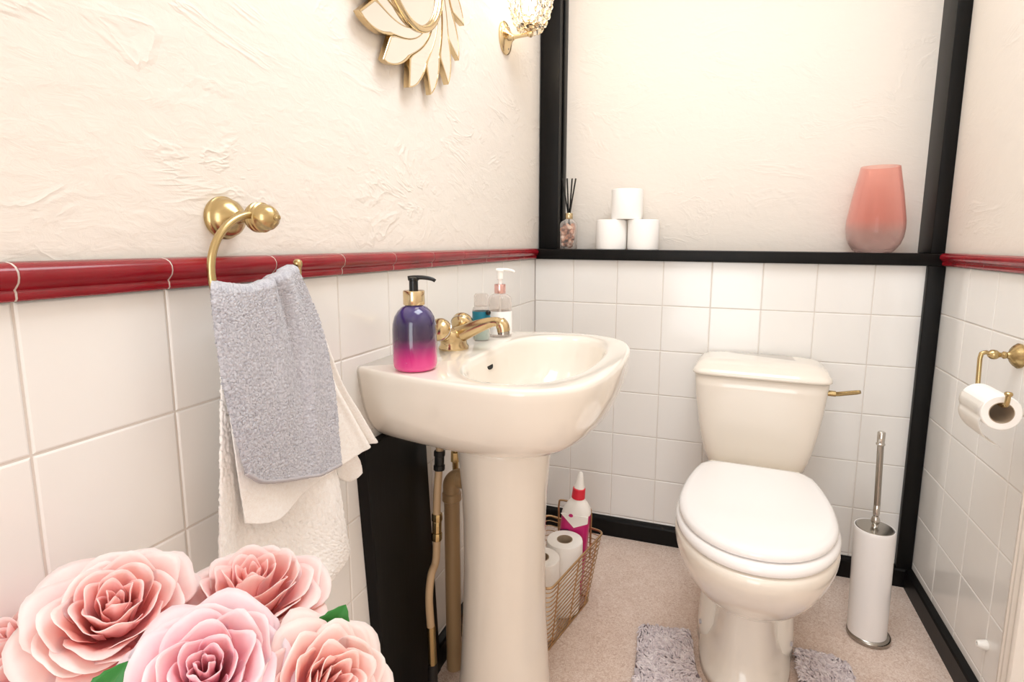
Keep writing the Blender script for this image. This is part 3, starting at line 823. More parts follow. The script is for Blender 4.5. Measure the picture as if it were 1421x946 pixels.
# pink cleaner bottle in the basket, leaning right
cb = Vector((0.2375, -0.389, 0.0065)); 
t = thing('cleaner_bottle', 'magenta cleaner bottle with white nozzle and red collar standing in the basket', 'bottle', cb)
lean = Vector((0.09, 0.0, 1)).normalized()
def cring(h, a, b, n=36, e=3.2, off=0.0):
    c = cb + lean*h + Vector((off, 0, 0)); P = []
    for i in range(n):
        th = 2*PI*i/n; cc, s_ = math.cos(th), math.sin(th)
        P.append(c + Vector((a*math.copysign(abs(cc)**(2/e), cc), b*math.copysign(abs(s_)**(2/e), s_), 0)))
    return P
g = G(); g.loft([cring(0.0, 0.038, 0.022), cring(0.006, 0.041, 0.025), cring(0.12, 0.042, 0.026), cring(0.20, 0.042, 0.026), cring(0.262, 0.0415, 0.0255)], cap1=True)
obj('body', g, 'magenta', t, angle=60)
g = G(); g.loft([cring(0.262, 0.0417, 0.0257), cring(0.276, 0.0385, 0.0245), cring(0.292, 0.029, 0.021, e=2.6), cring(0.303, 0.0205, 0.018, e=2), cring(0.309, 0.0165, 0.0165, e=2)])
obj('shoulder', g, 'white_plastic', t, angle=60, label='white shoulder')
# white chevron running down the front, with the oval badge
def front(h, x, d): return cb + lean*h + Vector((x, -0.0256-d, 0))
g = G()
outl = [(0.264, -0.040), (0.226, 0.002), (0.244, 0.040), (0.264, 0.040)]
g.loft([[front(h, x, -0.004) for h, x in outl], [front(h, x, 0.0008) for h, x in outl]])
obj('white_panel', g, 'white_plastic', t, smooth=False, label='white chevron panel')
g = G(); g.lathe([(0.0001, 0), (0.0065, 0), (0.0065, 0.0012), (0, 0.0014)], front(0.262, -0.010, 0.0002), (0, -1, 0.0), seg=20, sx=1.0, sy=0.75)
obj('badge', g, 'magenta', t, label='small pink oval badge')
g = G(); o1 = [(0.214, -0.037), (0.192, -0.038), (0.184, 0.006), (0.200, 0.012), (0.219, -0.014)]
g.loft([[front(h, x, -0.003) for h, x in o1], [front(h, x, 0.0008) for h, x in o1]])
obj('plum_label', g, 'label_plum', t, smooth=False, label='dark plum label')
g = G(); o2 = [(0.182, -0.038), (0.140, -0.039), (0.140, 0.012), (0.178, 0.006)]
g.loft([[front(h, x, -0.003) for h, x in o2], [front(h, x, 0.0008) for h, x in o2]])
obj('grey_label', g, 'label_grey', t, smooth=False, label='grey label')
obj('collar', G().lathe([(0.0170, 0.306), (0.0195, 0.308), (0.0180, 0.336), (0.0155, 0.338)], cb, lean, seg=28), 'red_plastic', t, label='red collar')
obj('nozzle', G().lathe([(0.0150, 0.337), (0.0150, 0.341), (0.0125, 0.347), (0.0085, 0.372), (0.0065, 0.381), (0.004, 0.385), (0, 0.386)], cb, lean, seg=24), 'white_plastic', t, label='white nozzle')

# ------------------------------------------------------------------ ledge: diffuser, vase
dx_, dy_ = 0.1135, 0.026
t = thing('reed_diffuser', 'glass reed diffuser bottle filled with shells beside the left black post', 'diffuser', (dx_, dy_, LZ))
g = G(); sq = lambda h, a, e: [Vector((dx_, dy_, LZ+h)) + Vector((a*math.copysign(abs(math.cos(2*PI*i/32))**(2/e), math.cos(2*PI*i/32)), a*math.copysign(abs(math.sin(2*PI*i/32))**(2/e), math.sin(2*PI*i/32)), 0)) for i in range(32)]
g.loft([sq(0, 0.024, 4), sq(0.003, 0.0275, 4), sq(0.086, 0.0275, 4), sq(0.094, 0.024, 4), sq(0.100, 0.014, 2.5), sq(0.106, 0.0115, 2), sq(0.112, 0.0115, 2)], cap1=False)
obj('bottle', g, 'clear', t, angle=60)
obj('neck_cap', G().lathe([(0.0125, 0.103), (0.0132, 0.104), (0.0132, 0.122), (0.0125, 0.123), (0.006, 0.123)], (dx_, dy_, LZ), seg=24), 'gold', t, label='gold neck cap')
g = G(); rs = random.Random(5)
for k in range(46):
    z = LZ+0.010+0.072*(k/46)
    c = Vector((dx_+rs.uniform(-.019, .019), dy_+rs.uniform(-.019, .019), z))
    ax = Vector((rs.uniform(-1, 1), rs.uniform(-1, 1), rs.uniform(-.5, 1))).normalized()
    L_ = rs.uniform(0.018, 0.028); r_ = rs.uniform(0.006, 0.0095)
    c = c-ax*L_/2; 
    g.lathe([(0.0, 0), (r_*.7, L_*.12), (r_, L_*.35), (r_*.75, L_*.65), (r_*.3, L_*.9), (0, L_)], c, ax, seg=10)
for i, v in enumerate(g.v):
    g.v[i] = (min(max(v[0], dx_-0.0255), dx_+0.0255), min(max(v[1], dy_-0.0255), dy_+0.0255), max(v[2], LZ+0.004))
o = obj('shell_filling', g, 'shell', t, angle=180); o['kind'] = 'stuff'; o['label'] = 'pinkish brown shells'
for (px_, nm, yo) in ((780.5, 'leftmost black reed in the shell-filled diffuser', 0.004), (787, 'second black reed from the left in the shell-filled diffuser', -0.006), (794, 'third black reed from the left in the shell-filled diffuser', 0.006), (799, 'rightmost black reed in the shell-filled diffuser', -0.004)):
    tp = at(px_, 247.5, 'y', dy_+yo)
    b = Vector((dx_-(tp.x-dx_)*0.12, dy_, LZ+0.082)); n_ = Vector((dx_+(tp.x-dx_)*0.16, dy_+yo*0.5, LZ+0.124))
    o = obj('diffuser_reed', G().tube([b, n_, tp], 0.0027, 8), 'black_plastic')
    recenter(o, b); tag(o, nm, 'reed', 'black reeds in the diffuser')

vx, vy = 1.0455, 0.026
t = tag(recenter(obj('glass_vase', G().lathe([(0.0, 0.004), (0.040, 0.004), (0.043, 0.0), (0.047, 0.0), (0.055, 0.008), (0.068, 0.026), (0.0745, 0.046), (0.0772, 0.070), (0.0765, 0.092), (0.072, 0.125), (0.065, 0.17), (0.0575, 0.21), (0.0515, 0.243), (0.0505, 0.2475),
    (0.0495, 0.2475), (0.0505, 0.241), (0.0565, 0.208), (0.064, 0.168), (0.071, 0.123), (0.0755, 0.09), (0.076, 0.070), (0.0733, 0.047), (0.067, 0.028), (0.054, 0.012), (0.040, 0.008), (0.0, 0.008)], (vx, vy, LZ), seg=64, cap=False), 'pink_glass'), (vx, vy, LZ)),
    'pink lustre glass vase near the right end of the black ledge', 'vase')

# ------------------------------------------------------------------ towel ring
ry, rz, rr_ = -1.2925, 1.0015, 0.069; RX = 0.060
t = thing('towel_ring', 'open brass towel ring on a round knob over the red rail', 'towel ring', (0, -1.284, 1.067))
K = Vector((-0.004, -1.284, 1.0670))
obj('wall_plate', G().lathe([(0.0265, 0), (0.0275, 0.002), (0.0275, 0.006), (0.0255, 0.008), (0.0248, 0.011), (0.0235, 0.016), (0.019, 0.022), (0.0125, 0.027), (0.0085, 0.030), (0.0075, 0.036)], K, (1, 0, 0), seg=40), 'brass_ant', t, angle=35)
obj('knob', G().lathe([(0.0075, 0.034), (0.0075, 0.050), (0.0120, 0.0515), (0.0170, 0.0545), (0.0188, 0.058), (0.0188, 0.062), (0.0170, 0.0635), (0.0185, 0.065), (0.0188, 0.068), (0.0172, 0.0695), (0.0168, 0.072), (0.0155, 0.078), (0.0120, 0.0835), (0.0065, 0.087), (0.0042, 0.088), (0.0042, 0.0905), (0.0030, 0.093), (0.0, 0.0935)], K, (1, 0, 0), seg=40), 'brass_ant', t, angle=35)
P = []
for i in range(41):
    a = math.radians(84+(360-84)*i/40)
    P.append((RX, ry+rr_*math.cos(a), rz+rr_*math.sin(a)))
P.append((RX, ry+rr_, rz+0.001))
P[0] = (RX-0.006, K.y, K.z+0.002)
obj('ring', G().tube(P, 0.0046, 14), 'brass_ant', t, angle=180)
obj('end_ball', G().lathe([(0.0046, 0.0), (0.0042, 0.004), (0.0058, 0.006), (0.0064, 0.009), (0.0055, 0.013), (0.003, 0.0155), (0, 0.016)], (RX, ry+rr_, rz-0.004), seg=20), 'brass_ant', t)

# ------------------------------------------------------------------ towels
def curve_at(P, s):
    n = len(P)-1; x = s*n; i = min(int(x), n-1); f = x-i
    p0, p1, p2, p3 = P[max(i-1, 0)], P[i], P[i+1], P[min(i+2, n)]
    return tuple(0.5*((2*b)+(c-a)*f+(2*a-5*b+4*c-d)*f*f+(3*b-a-3*c+d)*f**3) for a, b, c, d in zip(p0, p1, p2, p3))
def cloth(top, bottom, left, right, X, ns, nt_, fold, loopamp, seed, over=0, lsc=240):
    """sheet bounded by four photo-measured edge curves, hung at distance X from the wall; fold(s,t) adds depth"""
    mp = lambda p: Vector(at(p[0], p[1], 'x', X))
    T = [mp(p) for p in top]; Bm = [mp(p) for p in bottom]; Lf = [mp(p) for p in left]; R_ = [mp(p) for p in right]
    T, Bm, Lf, R_ = [[(p.y, p.z) for p in q] for q in (T, Bm, Lf, R_)]
    g = G(); V = []
    rowsl = []
    for j in range(nt_+1):
        v = j/nt_; row = []
        for i in range(ns+1):
            u = i/ns
            a = curve_at(T, u); b = curve_at(Bm, u); c = curve_at(Lf, v); d = curve_at(R_, v)
            c00, c10, c01, c11 = T[0], T[-1], Bm[0], Bm[-1]
            yz = [(1-v)*a[k]+v*b[k]+(1-u)*c[k]+u*d[k]-((1-u)*(1-v)*c00[k]+u*(1-v)*c10[k]+(1-u)*v*c01[k]+u*v*c11[k]) for k in (0, 1)]
            y, z = yz
            x = X+fold(u, v)
            q = Vector((y*lsc, z*lsc*1.0, seed))
            x += loopamp*(noise.noise(q)+0.6*noise.noise(q*2.1+Vector((3, 1, 2))))
            e = loopamp*0.5*noise.noise(q*0.8+Vector((9, 9, 9)))
            row.append(Vector((x, y+e, z+e)))
        rowsl.append(row)
    if over:
        back = []
        for k in range(1, over+1):
            th = PI*min(1, k/5); r = 0.012
            row = []
            for i_, p in enumerate(rowsl[0]):
                drop = max(0, k-5)*0.012
                row.append(Vector((p.x-r*(1-math.cos(th)), p.y+r*(1-math.cos(th))*1.0*(1-i_/ns), p.z+r*0.55*math.sin(th)-drop)))
            back.append(row)
        rowsl = back[::-1]+rowsl
    V = [p for r in rowsl for p in r]; w = ns+1
    F = [(j*w+i, j*w+i+1, (j+1)*w+i+1, (j+1)*w+i) for j in range(len(rowsl)-1) for i in range(ns)]
    g.add(V, F)
    return g, rowsl
# white bath towel: long back fall and a shorter front fall
t = thing('white_towel', 'white terry towel hanging from the ring beneath the grey towel', 'towel', (0.05, -1.26, 0.94))
g, _ = cloth([(318, 405), (350, 408), (400, 400)], [(297, 858), (340, 850), (400, 842), (452, 812)], [(318, 405), (306, 480), (303, 560), (299, 700), (297, 858)],
             [(400, 400), (430, 470), (456, 600), (478, 735), (481, 772), (452, 812)], 0.046, 110, 190, lambda u, v: 0.006*math.sin(u*7+1.0)*v + 0.004*math.sin(u*15+v*2)*v, 0.0020, 1.0, lsc=330)
obj('back_fall', g, 'white_terry', t, solid=0.004, angle=180, fix=False)
g, _ = cloth([(320, 408), (360, 404), (404, 392)], [(340, 726), (385, 719), (432, 678), (497, 629), (516, 612)], [(320, 408), (312, 490), (322, 600), (340, 726)],
             [(404, 392), (440, 450), (470, 530), (492, 570), (516, 612)], 0.060, 110, 130, lambda u, v: 0.005*math.sin(u*9)*v + 0.010*v*max(0, u-.75)*4*math.sin(u*40), 0.0007, 2.0, over=6, lsc=380)
obj('front_fall', g, 'white_terry', t, solid=0.003, angle=180, fix=False)
g, _ = cloth([(430, 600), (452, 598), (478, 596)], [(452, 652), (470, 664), (489, 668), (498, 655)], [(430, 600), (438, 630), (452, 652)],
             [(478, 596), (486, 620), (495, 640), (498, 655)], 0.040, 30, 30, lambda u, v: 0.006*math.sin(u*8), 0.0008, 3.0)
obj('corner_fold', g, 'white_terry', t, solid=0.004, angle=180, fix=False)
# grey hand towel over it
t = thing('grey_towel', 'grey terry hand towel draped over the brass ring on top of the white towel', 'towel', (0.075, -1.29, 0.97))
def gfold(u, v):
    r1 = 0.007*math.exp(-((u-(0.80-0.06*v))/0.07)**2)*(1-0.4*v)
    r2 = 0.006*math.exp(-((u-(0.56-0.10*v))/0.06)**2)*(1-v)
    r3 = -0.005*math.exp(-((u-0.68)/0.05)**2)*(1-0.6*v)
    return r1+r2+r3+0.004*math.sin(u*5+v*2)-0.006*(1-u)**8
g, rw = cloth([(299, 401), (318, 404), (345, 405), (366, 398), (384, 393), (400, 383), (417, 376)], [(343, 655), (362, 666), (390, 666), (420, 662), (448, 655), (471, 642)],
             [(299, 401), (298, 430), (309, 520), (324, 590), (343, 655)], [(417, 376), (432, 412), (449, 460), (464, 540), (468, 600), (471, 642)], 0.077, 190, 300, gfold, 0.0012, 4.0, over=6, lsc=430)
tw = obj('terry_cloth', g, 'grey_terry', t, solid=0.005, angle=180, fix=False)
hem = [p+Vector((0.001, 0, -0.001)) for p in rw[-1]]
obj('hem', G().tube(hem[::4]+[hem[-1]], 0.0032, 8), 'hem', t, angle=180, label='stitched grey hem')

# ------------------------------------------------------------------ toilet roll holder on the right wall
hy_ = at(1412, 493, 'x', W-0.005).y; hz_ = 0.812
t = thing('toilet_roll_holder', 'brass hook-shaped toilet roll holder on the tiled right wall', 'toilet roll holder', (W, hy_, hz_))
Kr = (W, hy_, hz_)
obj('wall_plate', G().lathe([(0.0255, 0), (0.0262, 0.002), (0.0262, 0.005), (0.0240, 0.007), (0.0225, 0.010), (0.0165, 0.015), (0.0095, 0.0185), (0.0065, 0.022), (0.0055, 0.026)], Kr, (-1, 0, 0), seg=36), 'brass_ant', t, angle=35)
obj('ball', G().lathe([(0.0055, 0.022), (0.0078, 0.026), (0.0078, 0.029), (0.005, 0.032), (0.0055, 0.036), (0.0095, 0.041), (0.0105, 0.046), (0.0095, 0.051), (0.0055, 0.056)], Kr, (-1, 0, 0), seg=28), 'brass_ant', t, angle=35)
RX2, RZ2, RYF = 1.150, 0.7175, -0.582
rodz = RZ2+0.0202-0.0044
P = [(W-0.05, hy_, hz_), (RX2+0.010, hy_, hz_+0.004), (RX2+0.002, hy_, hz_+0.001), (RX2, hy_-0.001, hz_-0.010), (RX2, hy_-0.006, rodz+0.012), (RX2, hy_-0.010, rodz+0.003), (RX2, hy_-0.020, rodz), (RX2, RYF-0.004, rodz), (RX2, RYF-0.013, rodz+0.004), (RX2, RYF-0.015, rodz+0.012), (RX2, RYF-0.016, rodz+0.026)]
P2 = []
for a, b in zip(P[:-1], P[1:]):
    for k in range(3): P2.append(Vector(a).lerp(Vector(b), k/3))
P2.append(Vector(P[-1]))
obj('arm', G().tube(P2, 0.0044, 14), 'brass_ant', t, angle=180)
obj('end_cap', G().lathe([(0.0048, 0), (0.0068, 0.003), (0.0068, 0.006), (0.005, 0.008), (0, 0.0085)], (RX2, RYF-0.0162, rodz+0.022), seg=20), 'brass_ant', t)
t = thing('toilet_roll', 'half-used toilet roll hung on the brass holder with a loose sheet', 'toilet roll', (RX2, RYF, RZ2))
ro, rh = 0.0345, 0.0212
obj('paper', G().lathe([(rh, 0.0005), (ro-0.002, 0.0), (ro, 0.002), (ro, 0.100), (ro-0.002, 0.102), (rh, 0.1015), (rh, 0.0005)], (RX2, RYF, RZ2), (0, 1, 0), seg=56, cap=False), 'paper', t)
obj('core', G().lathe([(rh, 0.0), (rh, 0.102), (rh-0.0012, 0.102), (rh-0.0012, 0.0), (rh, 0.0)], (RX2, RYF, RZ2), (0, 1, 0), seg=36, cap=False), 'card', t)
g = G(); rowsS = []
path = [(-(ro+0.0004)*math.cos(a), (ro+0.0004)*math.sin(a)) for a in (math.radians(30), math.radians(10), math.radians(-8), math.radians(-22))]
path += [(-0.0345, -0.022), (-0.0315, -0.035), (-0.0235, -0.049), (-0.010, -0.062), (0.006, -0.069)]
sp_ = smooth_path([(a, b, 0) for a, b in path], 4)
for q_ in sp_:
    rowsS.append([Vector((RX2+q_.x, RYF+0.0005+0.101*k/10, RZ2+q_.y)) for k in range(11)])
V = [p for r in rowsS for p in r]
g.add(V, [(j*11+i, j*11+i+1, (j+1)*11+i+1, (j+1)*11+i) for j in range(len(rowsS)-1) for i in range(10)])
obj('loose_sheet', g, 'sheet', t, solid=0.0006, angle=180, fix=False)

# small white clip low on the right wall
ck = Vector((W+0.001, -0.487, 0.166))
t = thing('pipe_clip', 'small white plastic clip low on the tiled right wall', 'clip', ck)
obj('clip_base', G().lathe([(0.010, 0), (0.011, 0.002), (0.0105, 0.006), (0.008, 0.016), (0.0065, 0.020), (0.004, 0.020), (0.004, 0.012)], ck, (-1, 0, 0), seg=24), 'white_plastic', t)
obj('screw', G().lathe([(0.004, 0.008), (0.004, 0.013), (0.0, 0.014)], ck, (-1, 0, 0), seg=12), 'steel', t, label='screw head')

# ------------------------------------------------------------------ sunburst mirror
my, mz = -0.824, 1.565
t = thing('sunburst_mirror', 'round sunburst mirror with swirling gold edged petals high on the left wall', 'mirror', (0, my, mz))
def pol(r, a, x): return Vector((x, my+r*math.cos(a), mz+r*math.sin(a)))
NP = 16; STEP = 2*PI/NP
def swirl(a0, k=0.0):
    """inner edge of a petal: from the cut at the tip in to the ring, sweeping anticlockwise"""
    out = []
    for i in range(13):
        u = i/12
        out.append((0.172+(0.100-0.172)*u**0.85, a0+math.radians(62)*u**1.25+k))
    return out
def petal_outline(a0, ins):
    nx = swirl(a0+STEP, -ins/0.16)
    me_ = swirl(a0, ins/0.16)
    P = [(r-0.0, a) for r, a in me_]                       # own inner edge, tip -> ring
    arc = [(0.229-ins-(0.229-0.173)*(i/8)**1.35, a0+ins/0.22+(STEP-2*ins/0.20)*i/8) for i in range(9)]
    # tip cut, outer edge falling to the next tip's inner corner, then along the next petal's inner edge to the ring
    return arc + nx[1:] + P[::-1]
for k in range(NP):
    a0 = math.radians(286.0)+STEP*k
    o0, o1, o2 = petal_outline(a0, 0.0004), petal_outline(a0, 0.0040), petal_outline(a0, 0.0046)
    X0 = 0.0165+(0.0012 if k % 2 else 0)
    g = G(); g.loft([[pol(r, a, 0.006) for r, a in o0], [pol(r, a, X0) for r, a in o0], [pol(r, a, X0+0.0012) for r, a in petal_outline(a0, 0.0012)], [pol(r, a, X0+0.0012) for r, a in o1], [pol(r, a, X0) for r, a in o2]])
    p = obj('petal', g, 'gold', t, smooth=False)
    g = G(); g.loft([[pol(r, a, X0-0.0008) for r, a in o2], [pol(r, a, X0+0.0004) for r, a in o2]])
    obj('petal_mirror', g, 'mirror', p, smooth=False)
obj('frame_ring', G().tube([pol(0.106, 2*PI*i/72, 0.020) for i in range(72)], 0.0072, 12, closed=True), 'gold', t, angle=180)
obj('backing', G().lathe([(0.10, -0.004), (0.10, 0.012), (0.095, 0.015)], (0, my, mz), (1, 0, 0), seg=64), 'gold', t)
obj('mirror_glass', G().lathe([(0.1, 0.014), (0.1, 0.0180), (0.092, 0.0195), (0.0, 0.0196)], (0, my, mz), (1, 0, 0), seg=64), 'mirror', t)

# ------------------------------------------------------------------ crystal wall lamp
sy_, sz_ = -0.285, 1.617
t = thing('wall_lamp', 'lit crystal bead wall lamp with a brass backplate near the corner', 'wall lamp', (0, sy_, sz_))
obj('backplate', G().lathe([(0.044, -0.004), (0.0445, 0.001), (0.042, 0.004), (0.034, 0.008), (0.024, 0.012), (0.014, 0.017), (0.009, 0.022), (0.0075, 0.026)], (0, sy_, sz_), (1, 0, 0), seg=40), 'gold', t, angle=40)
for s in (-1, 1):
    obj('screw', G().lathe([(0.0032, 0.0), (0.0034, 0.003), (0.002, 0.0045), (0, 0.005)], (0.006, sy_, sz_+s*0.030), (1, 0, 0), seg=12), 'steel', t)
obj('arm', G().tube([(0.02, sy_, sz_), (0.05, sy_, sz_+0.002), (0.074, sy_, sz_+0.004)], [0.0062, 0.0052, 0.0058], 14), 'gold', t)
obj('joint', G().sphere((0.075, sy_, sz_+0.004), 0.0095), 'gold', t)
obj('cup', G().lathe([(0.006, 0.006), (0.012, 0.012), (0.021, 0.016), (0.023, 0.019), (0.022, 0.022), (0.010, 0.024), (0.010, 0.04)], (0.075, sy_, sz_), seg=28), 'gold', t, angle=40)
bulb = obj('bulb', G().lathe([(0.008, 0.038), (0.012, 0.048), (0.018, 0.062), (0.0195, 0.075), (0.016, 0.09), (0.008, 0.102), (0, 0.106)], (0.075, sy_, sz_), seg=24), 'bulb', t, angle=180)
nb = 14
for rib in range(nb):
    a = 2*PI*rib/nb
    P = [(0.075+r*math.cos(a), sy_+r*math.sin(a), sz_+h) for r, h in ((0.016, 0.020), (0.032, 0.024), (0.044, 0.040), (0.052, 0.065), (0.057, 0.095), (0.060, 0.13))]
    obj('wire_rib', G().tube(smooth_path(P, 3), 0.0010, 5), 'gold', t, angle=180)
for (rr2, h) in ((0.030, 0.017), (0.041, 0.033), (0.049, 0.052), (0.055, 0.073), (0.060, 0.097), (0.063, 0.123)):
    for k in range(nb):
        a = 2*PI*(k+0.5*(int(h*1000) % 2))/nb
        g = G(); g.sphere((0.075+rr2*math.cos(a), sy_+rr2*math.sin(a), sz_+h), 0.0088, 10, 7)
        obj('crystal_bead', g, 'crystal', t, angle=180)

# ------------------------------------------------------------------ roses in the foreground
def rose(name, label, cpt, axis, R, m, seed, openness=1.0, layers=None, spin=0.0, foot=None):
    rs = random.Random(seed)
    A = axis.normalized(); q = Vector((0, 0, 1)).rotation_difference(A) @ Quaternion((0, 0, 1), spin)
    t = thing(name, label, 'rose', cpt, 'pink roses in the foreground bouquet')
    Ls = layers or [(3, .10, .50, .0, 1.45), (4, .20, .53, .02, 1.2), (5, .32, .54, .05, 1.0), (5, .46, .50, .09, .92), (6, .60, .42, .14, .82), (6, .74, .30, .19, .80), (6, .87, .14, .23, .80), (6, .98, -.06, .24, .82)]
    ph = rs.uniform(0, 6.28)
    for li, (n, rt, zt, curl, hw) in enumerate(Ls):
        ph += 0.7
        for k in range(n):
            a0 = ph+2*PI*k/n+rs.uniform(-.12, .12)
            rtk = rt*rs.uniform(.93, 1.07); ztk = zt+rs.uniform(-.05, .05); cu = curl*rs.uniform(.7, 1.5)
            sk = rs.uniform(-.10, .10); sd = rs.uniform(0, 50)
            NU, NV = 14, 14
            V = []; at_ = []
            for j in range(NV+1):
                v = j/NV
                for i in range(NU+1):
                    u = 2*i/NU-1
                    # rounded, slightly notched margin
                    ve = v*(1-0.30*abs(u)**2.6+0.03*math.cos(u*PI*2.0))
                    rho = 0.05+(rtk-0.05)*math.sin(min(1, ve*1.02)*PI/2)**0.85
                    z = -0.42+(ztk+0.42)*ve**(1.15+0.55*(rt))
                    c_ = max(0, (ve-.62)/.38)**2
                    rho += cu*c_*(1+0.35*abs(u)); z -= cu*0.75*c_*(0.75+0.4*u*u)
                    ruff = 0.040*noise.noise(Vector((u*2.4+sd, v*1.5, li)))+0.028*math.sin(u*6+sd)*v**3*(0.4+rt)
                    rho += ruff+0.035*u*(1 if li % 2 else -1)*(1-rt*0.4)*0.8
                    ang = a0+u*hw*(0.55+0.45*math.sin(PI/2*min(1, v*1.5)))*(1+sk*u)
                    V.append(Vector(cpt)+q @ (Vector((rho*math.cos(ang), rho*math.sin(ang), z+0.012*noise.noise(Vector((u*3+sd, v*3, 5)))))*R))
                    at_.append(min(1, max(0, 0.10+0.86*ve**1.3*(0.62+0.38*min(1, rt*1.2)))))
            g = G(); w = NU+1
            g.add(V, [(j*w+i, j*w+i+1, (j+1)*w+i+1, (j+1)*w+i) for j in range(NV) for i in range(NU)])
            o = obj('petal', g, m, t, angle=180, fix=False, solid=0.0006)
            at2 = o.data.attributes.new('along', 'FLOAT', 'POINT')
            at2.data.foreach_set('value', at_)
    g = G(); g.sphere(Vector(cpt)-A*R*0.46, R*0.16, 14, 10)
    obj('hip', g, 'leaf', t)
    if foot is not None:
        b = Vector(cpt)-A*R*0.5
        obj('stem', G().tube(smooth_path([b, b-A*0.05, Vector(foot)+Vector((0, 0, 0.10)), Vector(foot)], 6), 0.0028, 8), 'stem', t, angle=180)
    return t
def cp(x, y, d): return EYE+ray(x, y)*d
UP = Vector((0, 0, 1))
VB = Vector((0.235, -1.545, 0.0))
def toeye(p): return (EYE-p).normalized()
p = cp(160, 850, 0.47); V1 = p
rose('rose', 'large coral pink rose left of centre in front of the tiled wall', p, toeye(p)*0.62+UP*0.75+CR*0.05, 0.055, M['petal_coral'], 11, foot=VB+Vector((-.015, -.01, 0.45)))
p = cp(350, 822, 0.54)
rose('rose', 'pink rose in front of the white towel, seen from its side', p, toeye(p)*0.12+UP*1.0+CR*0.05, 0.060, M['petal_coral'], 23, foot=VB+Vector((.01, .012, 0.45)))
p = cp(286, 938, 0.42)
rose('rose', 'blush pink rose facing the camera at the bottom edge below the other roses', p, toeye(p)*0.85+UP*0.55+CR*0.0, 0.054, M['petal_pink'], 35, foot=VB+Vector((0, -.012, 0.45)))
p = cp(455, 955, 0.45)
rose('rose', 'peach pink rose rightmost in the bouquet in front of the black board', p, toeye(p)*0.50+UP*0.42+CR*0.55, 0.051, M['petal_peach'], 47, foot=VB+Vector((.018, 0, 0.45)))
p = cp(18, 915, 0.48)
rose('rose', 'pink rose cut off by the left edge of the picture', p, toeye(p)*0.35+UP*0.6-CR*0.5, 0.058, M['petal_coral'], 59, foot=VB+Vector((-.02, .008, 0.45)))
# leaves
def leaf(label, c, d, nrm, L_, w_, foot):
    d = d.normalized(); s = nrm.cross(d).normalized(); n = d.cross(s)
    t = thing('rose_leaf', label, 'leaf', c, 'rose leaves in the bouquet')
    V = []; NU, NV = 8, 14
    for j in range(NV+1):
        v = j/NV; wv = w_*math.sin(PI*min(1, v*0.97+0.03))**0.8
        for i in range(NU+1):
            u = 2*i/NU-1
            ser = 1+0.05*(1 if (j % 2) else -1)*abs(u)**6
            V.append(c+d*(v*L_)+s*(u*wv*ser)+n*(-0.12*L_*(v-.3)**2*4+0.25*wv*abs(u)))
    w = NU+1; g = G(); g.add(V, [(j*w+i, j*w+i+1, (j+1)*w+i+1, (j+1)*w+i) for j in range(NV) for i in range(NU)])
    obj('blade', g, 'leaf', t, angle=180, fix=False, solid=0.0006)
    obj('midrib', G().tube([c+d*(v/8*L_)+n*(-0.12*L_*(v/8-.3)**2*4) for v in range(9)], [0.0009-0.00008*v for v in range(9)], 6), 'stem', t)
    obj('stalk', G().tube(smooth_path([c, c-d*0.03-UP*0.02, foot+UP*0.08, foot], 5), 0.0014, 6), 'stem', t, angle=180)
    return t
c0 = cp(446, 900, 0.495)
leaf('green rose leaf above the rightmost rose, against the tiled wall', c0, (cp(478, 842, 0.495)-c0), toeye(c0), 0.040, 0.016, VB+Vector((.02, .01, .45)))
c0 = cp(130, 985, 0.40)
leaf('green rose leaf at the bottom edge between two pink roses', c0, (cp(165, 935, 0.40)-c0), toeye(c0), 0.036, 0.014, VB+Vector((-.01, -.01, .45)))
# the vase they stand in and the stool under it (below the picture)
o = obj('flower_vase', G().lathe([(0.0, 0.003), (0.045, 0.0), (0.052, 0.004), (0.058, 0.06), (0.050, 0.12), (0.036, 0.16), (0.040, 0.175), (0.037, 0.175), (0.033, 0.16), (0.047, 0.12), (0.054, 0.06), (0.048, 0.008), (0.0, 0.008)], VB+Vector((0, 0, 0.43)), seg=40, cap=False), 'white_enamel')
tag(recenter(o, VB+Vector((0, 0, 0.43))), 'white vase holding the pink roses', 'vase')
t = thing('stool', 'small round stool under the rose vase', 'stool', VB)
obj('seat', G().lathe([(0.13, 0.405), (0.14, 0.41), (0.14, 0.425), (0.135, 0.43), (0.0, 0.43)], VB, seg=40), 'painted_wood', t)
for k in range(4):
    a = PI/4+PI/2*k
    obj('leg', G().tube([VB+Vector((0.12*math.cos(a), 0.12*math.sin(a), 0)), VB+Vector((0.09*math.cos(a), 0.09*math.sin(a), 0.408))], 0.011, 12), 'painted_wood', t)

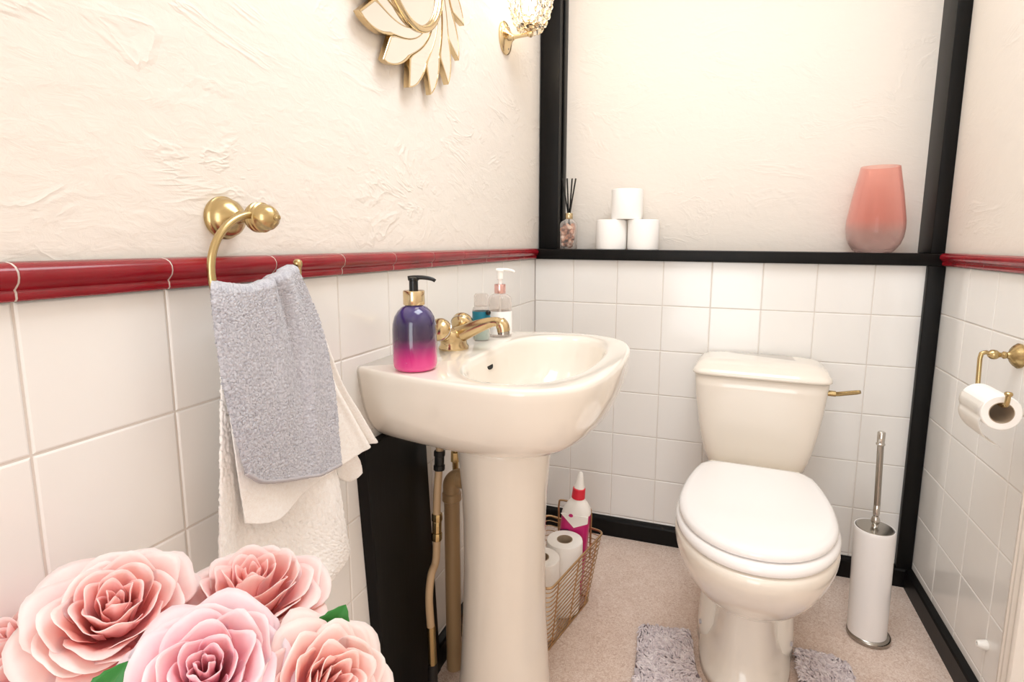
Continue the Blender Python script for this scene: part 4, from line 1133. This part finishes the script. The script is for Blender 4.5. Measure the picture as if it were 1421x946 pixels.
# ------------------------------------------------------------------ lights
cl = thing('added_ceiling_light', 'added, unseen square flush ceiling light panel in the middle of the room', 'ceiling light', (0.64, -0.95, CEIL))  # unseen fixture, added to brighten the room
obj('frame', G().box(0.64-0.37, 0.64+0.37, -0.95-0.47, -0.95+0.47, CEIL-0.03, CEIL, bev=0.004), 'white_plastic', cl)
obj('diffuser', G().box(0.64-0.345, 0.64+0.345, -0.95-0.445, -0.95+0.445, CEIL-0.034, CEIL-0.028), 'added_panel_glow', cl, smooth=False)
def area(name, loc, target, sx, sy, power, col):
    l = bpy.data.lights.new(name, 'AREA'); l.shape = 'RECTANGLE'; l.size = sx; l.size_y = sy; l.energy = power; l.color = col
    o = bpy.data.objects.new(name, l); C.objects.link(o); o.location = loc
    o.rotation_euler = (Vector(target)-Vector(loc)).to_track_quat('-Z', 'Y').to_euler()
    return o
area('added_ceiling_fill', (0.64, -0.95, CEIL-0.036), (0.64, -0.95, 0), 0.68, 0.88, 12.3, (0.89, 1.0, 1.08))  # added fill light below the made-up ceiling panel
area('added_window_fill', ((wx0+wx1)/2, YN+0.02, (wz0+wz1)/2), (0.6, -0.2, 0.9), wx1-wx0-0.1, wz1-wz0-0.1, 18.2, (0.95, 1.0, 1.02))  # added fill from behind the camera, set at the made-up window
pl = bpy.data.lights.new('wall_lamp_light', 'POINT'); pl.energy = 0.7; pl.color = (1.0, 0.90, 0.76); pl.shadow_soft_size = 0.02
po = bpy.data.objects.new('wall_lamp_light', pl); C.objects.link(po); po.location = (0.075, sy_, sz_+0.125)

w = bpy.data.worlds.new('World'); SC.world = w; w.use_nodes = True
w.node_tree.nodes['Background'].inputs['Color'].default_value = (0.95, 0.97, 1.0, 1)
w.node_tree.nodes['Background'].inputs['Strength'].default_value = 1.0

# ------------------------------------------------------------------ camera
cam = bpy.data.cameras.new('Camera'); cam.sensor_width = 36.0; cam.sensor_fit = 'HORIZONTAL'
cam.lens = FPX/1421*36.0
cam.shift_x = -(CX-710.5)/1421; cam.shift_y = (CY-473.0)/1421
cam.clip_start = 0.01
co = bpy.data.objects.new('Camera', cam); C.objects.link(co)
mw = Matrix((( CR.x, CU.x, -CF.x, EYE.x), (CR.y, CU.y, -CF.y, EYE.y), (CR.z, CU.z, -CF.z, EYE.z), (0, 0, 0, 1)))
co.matrix_world = mw
SC.camera = co
vs = SC.view_settings
SC.display_settings.display_device = 'sRGB'
vs.view_transform = 'Standard'; vs.look = 'None'; vs.gamma = 1.0; vs.use_curve_mapping = False; vs.exposure = 0.0
SC.cycles.max_bounces = 12; SC.cycles.diffuse_bounces = 8; SC.cycles.transparent_max_bounces = 16
SC.cycles.sample_clamp_indirect = 6.0
SC.cycles.use_denoising = True
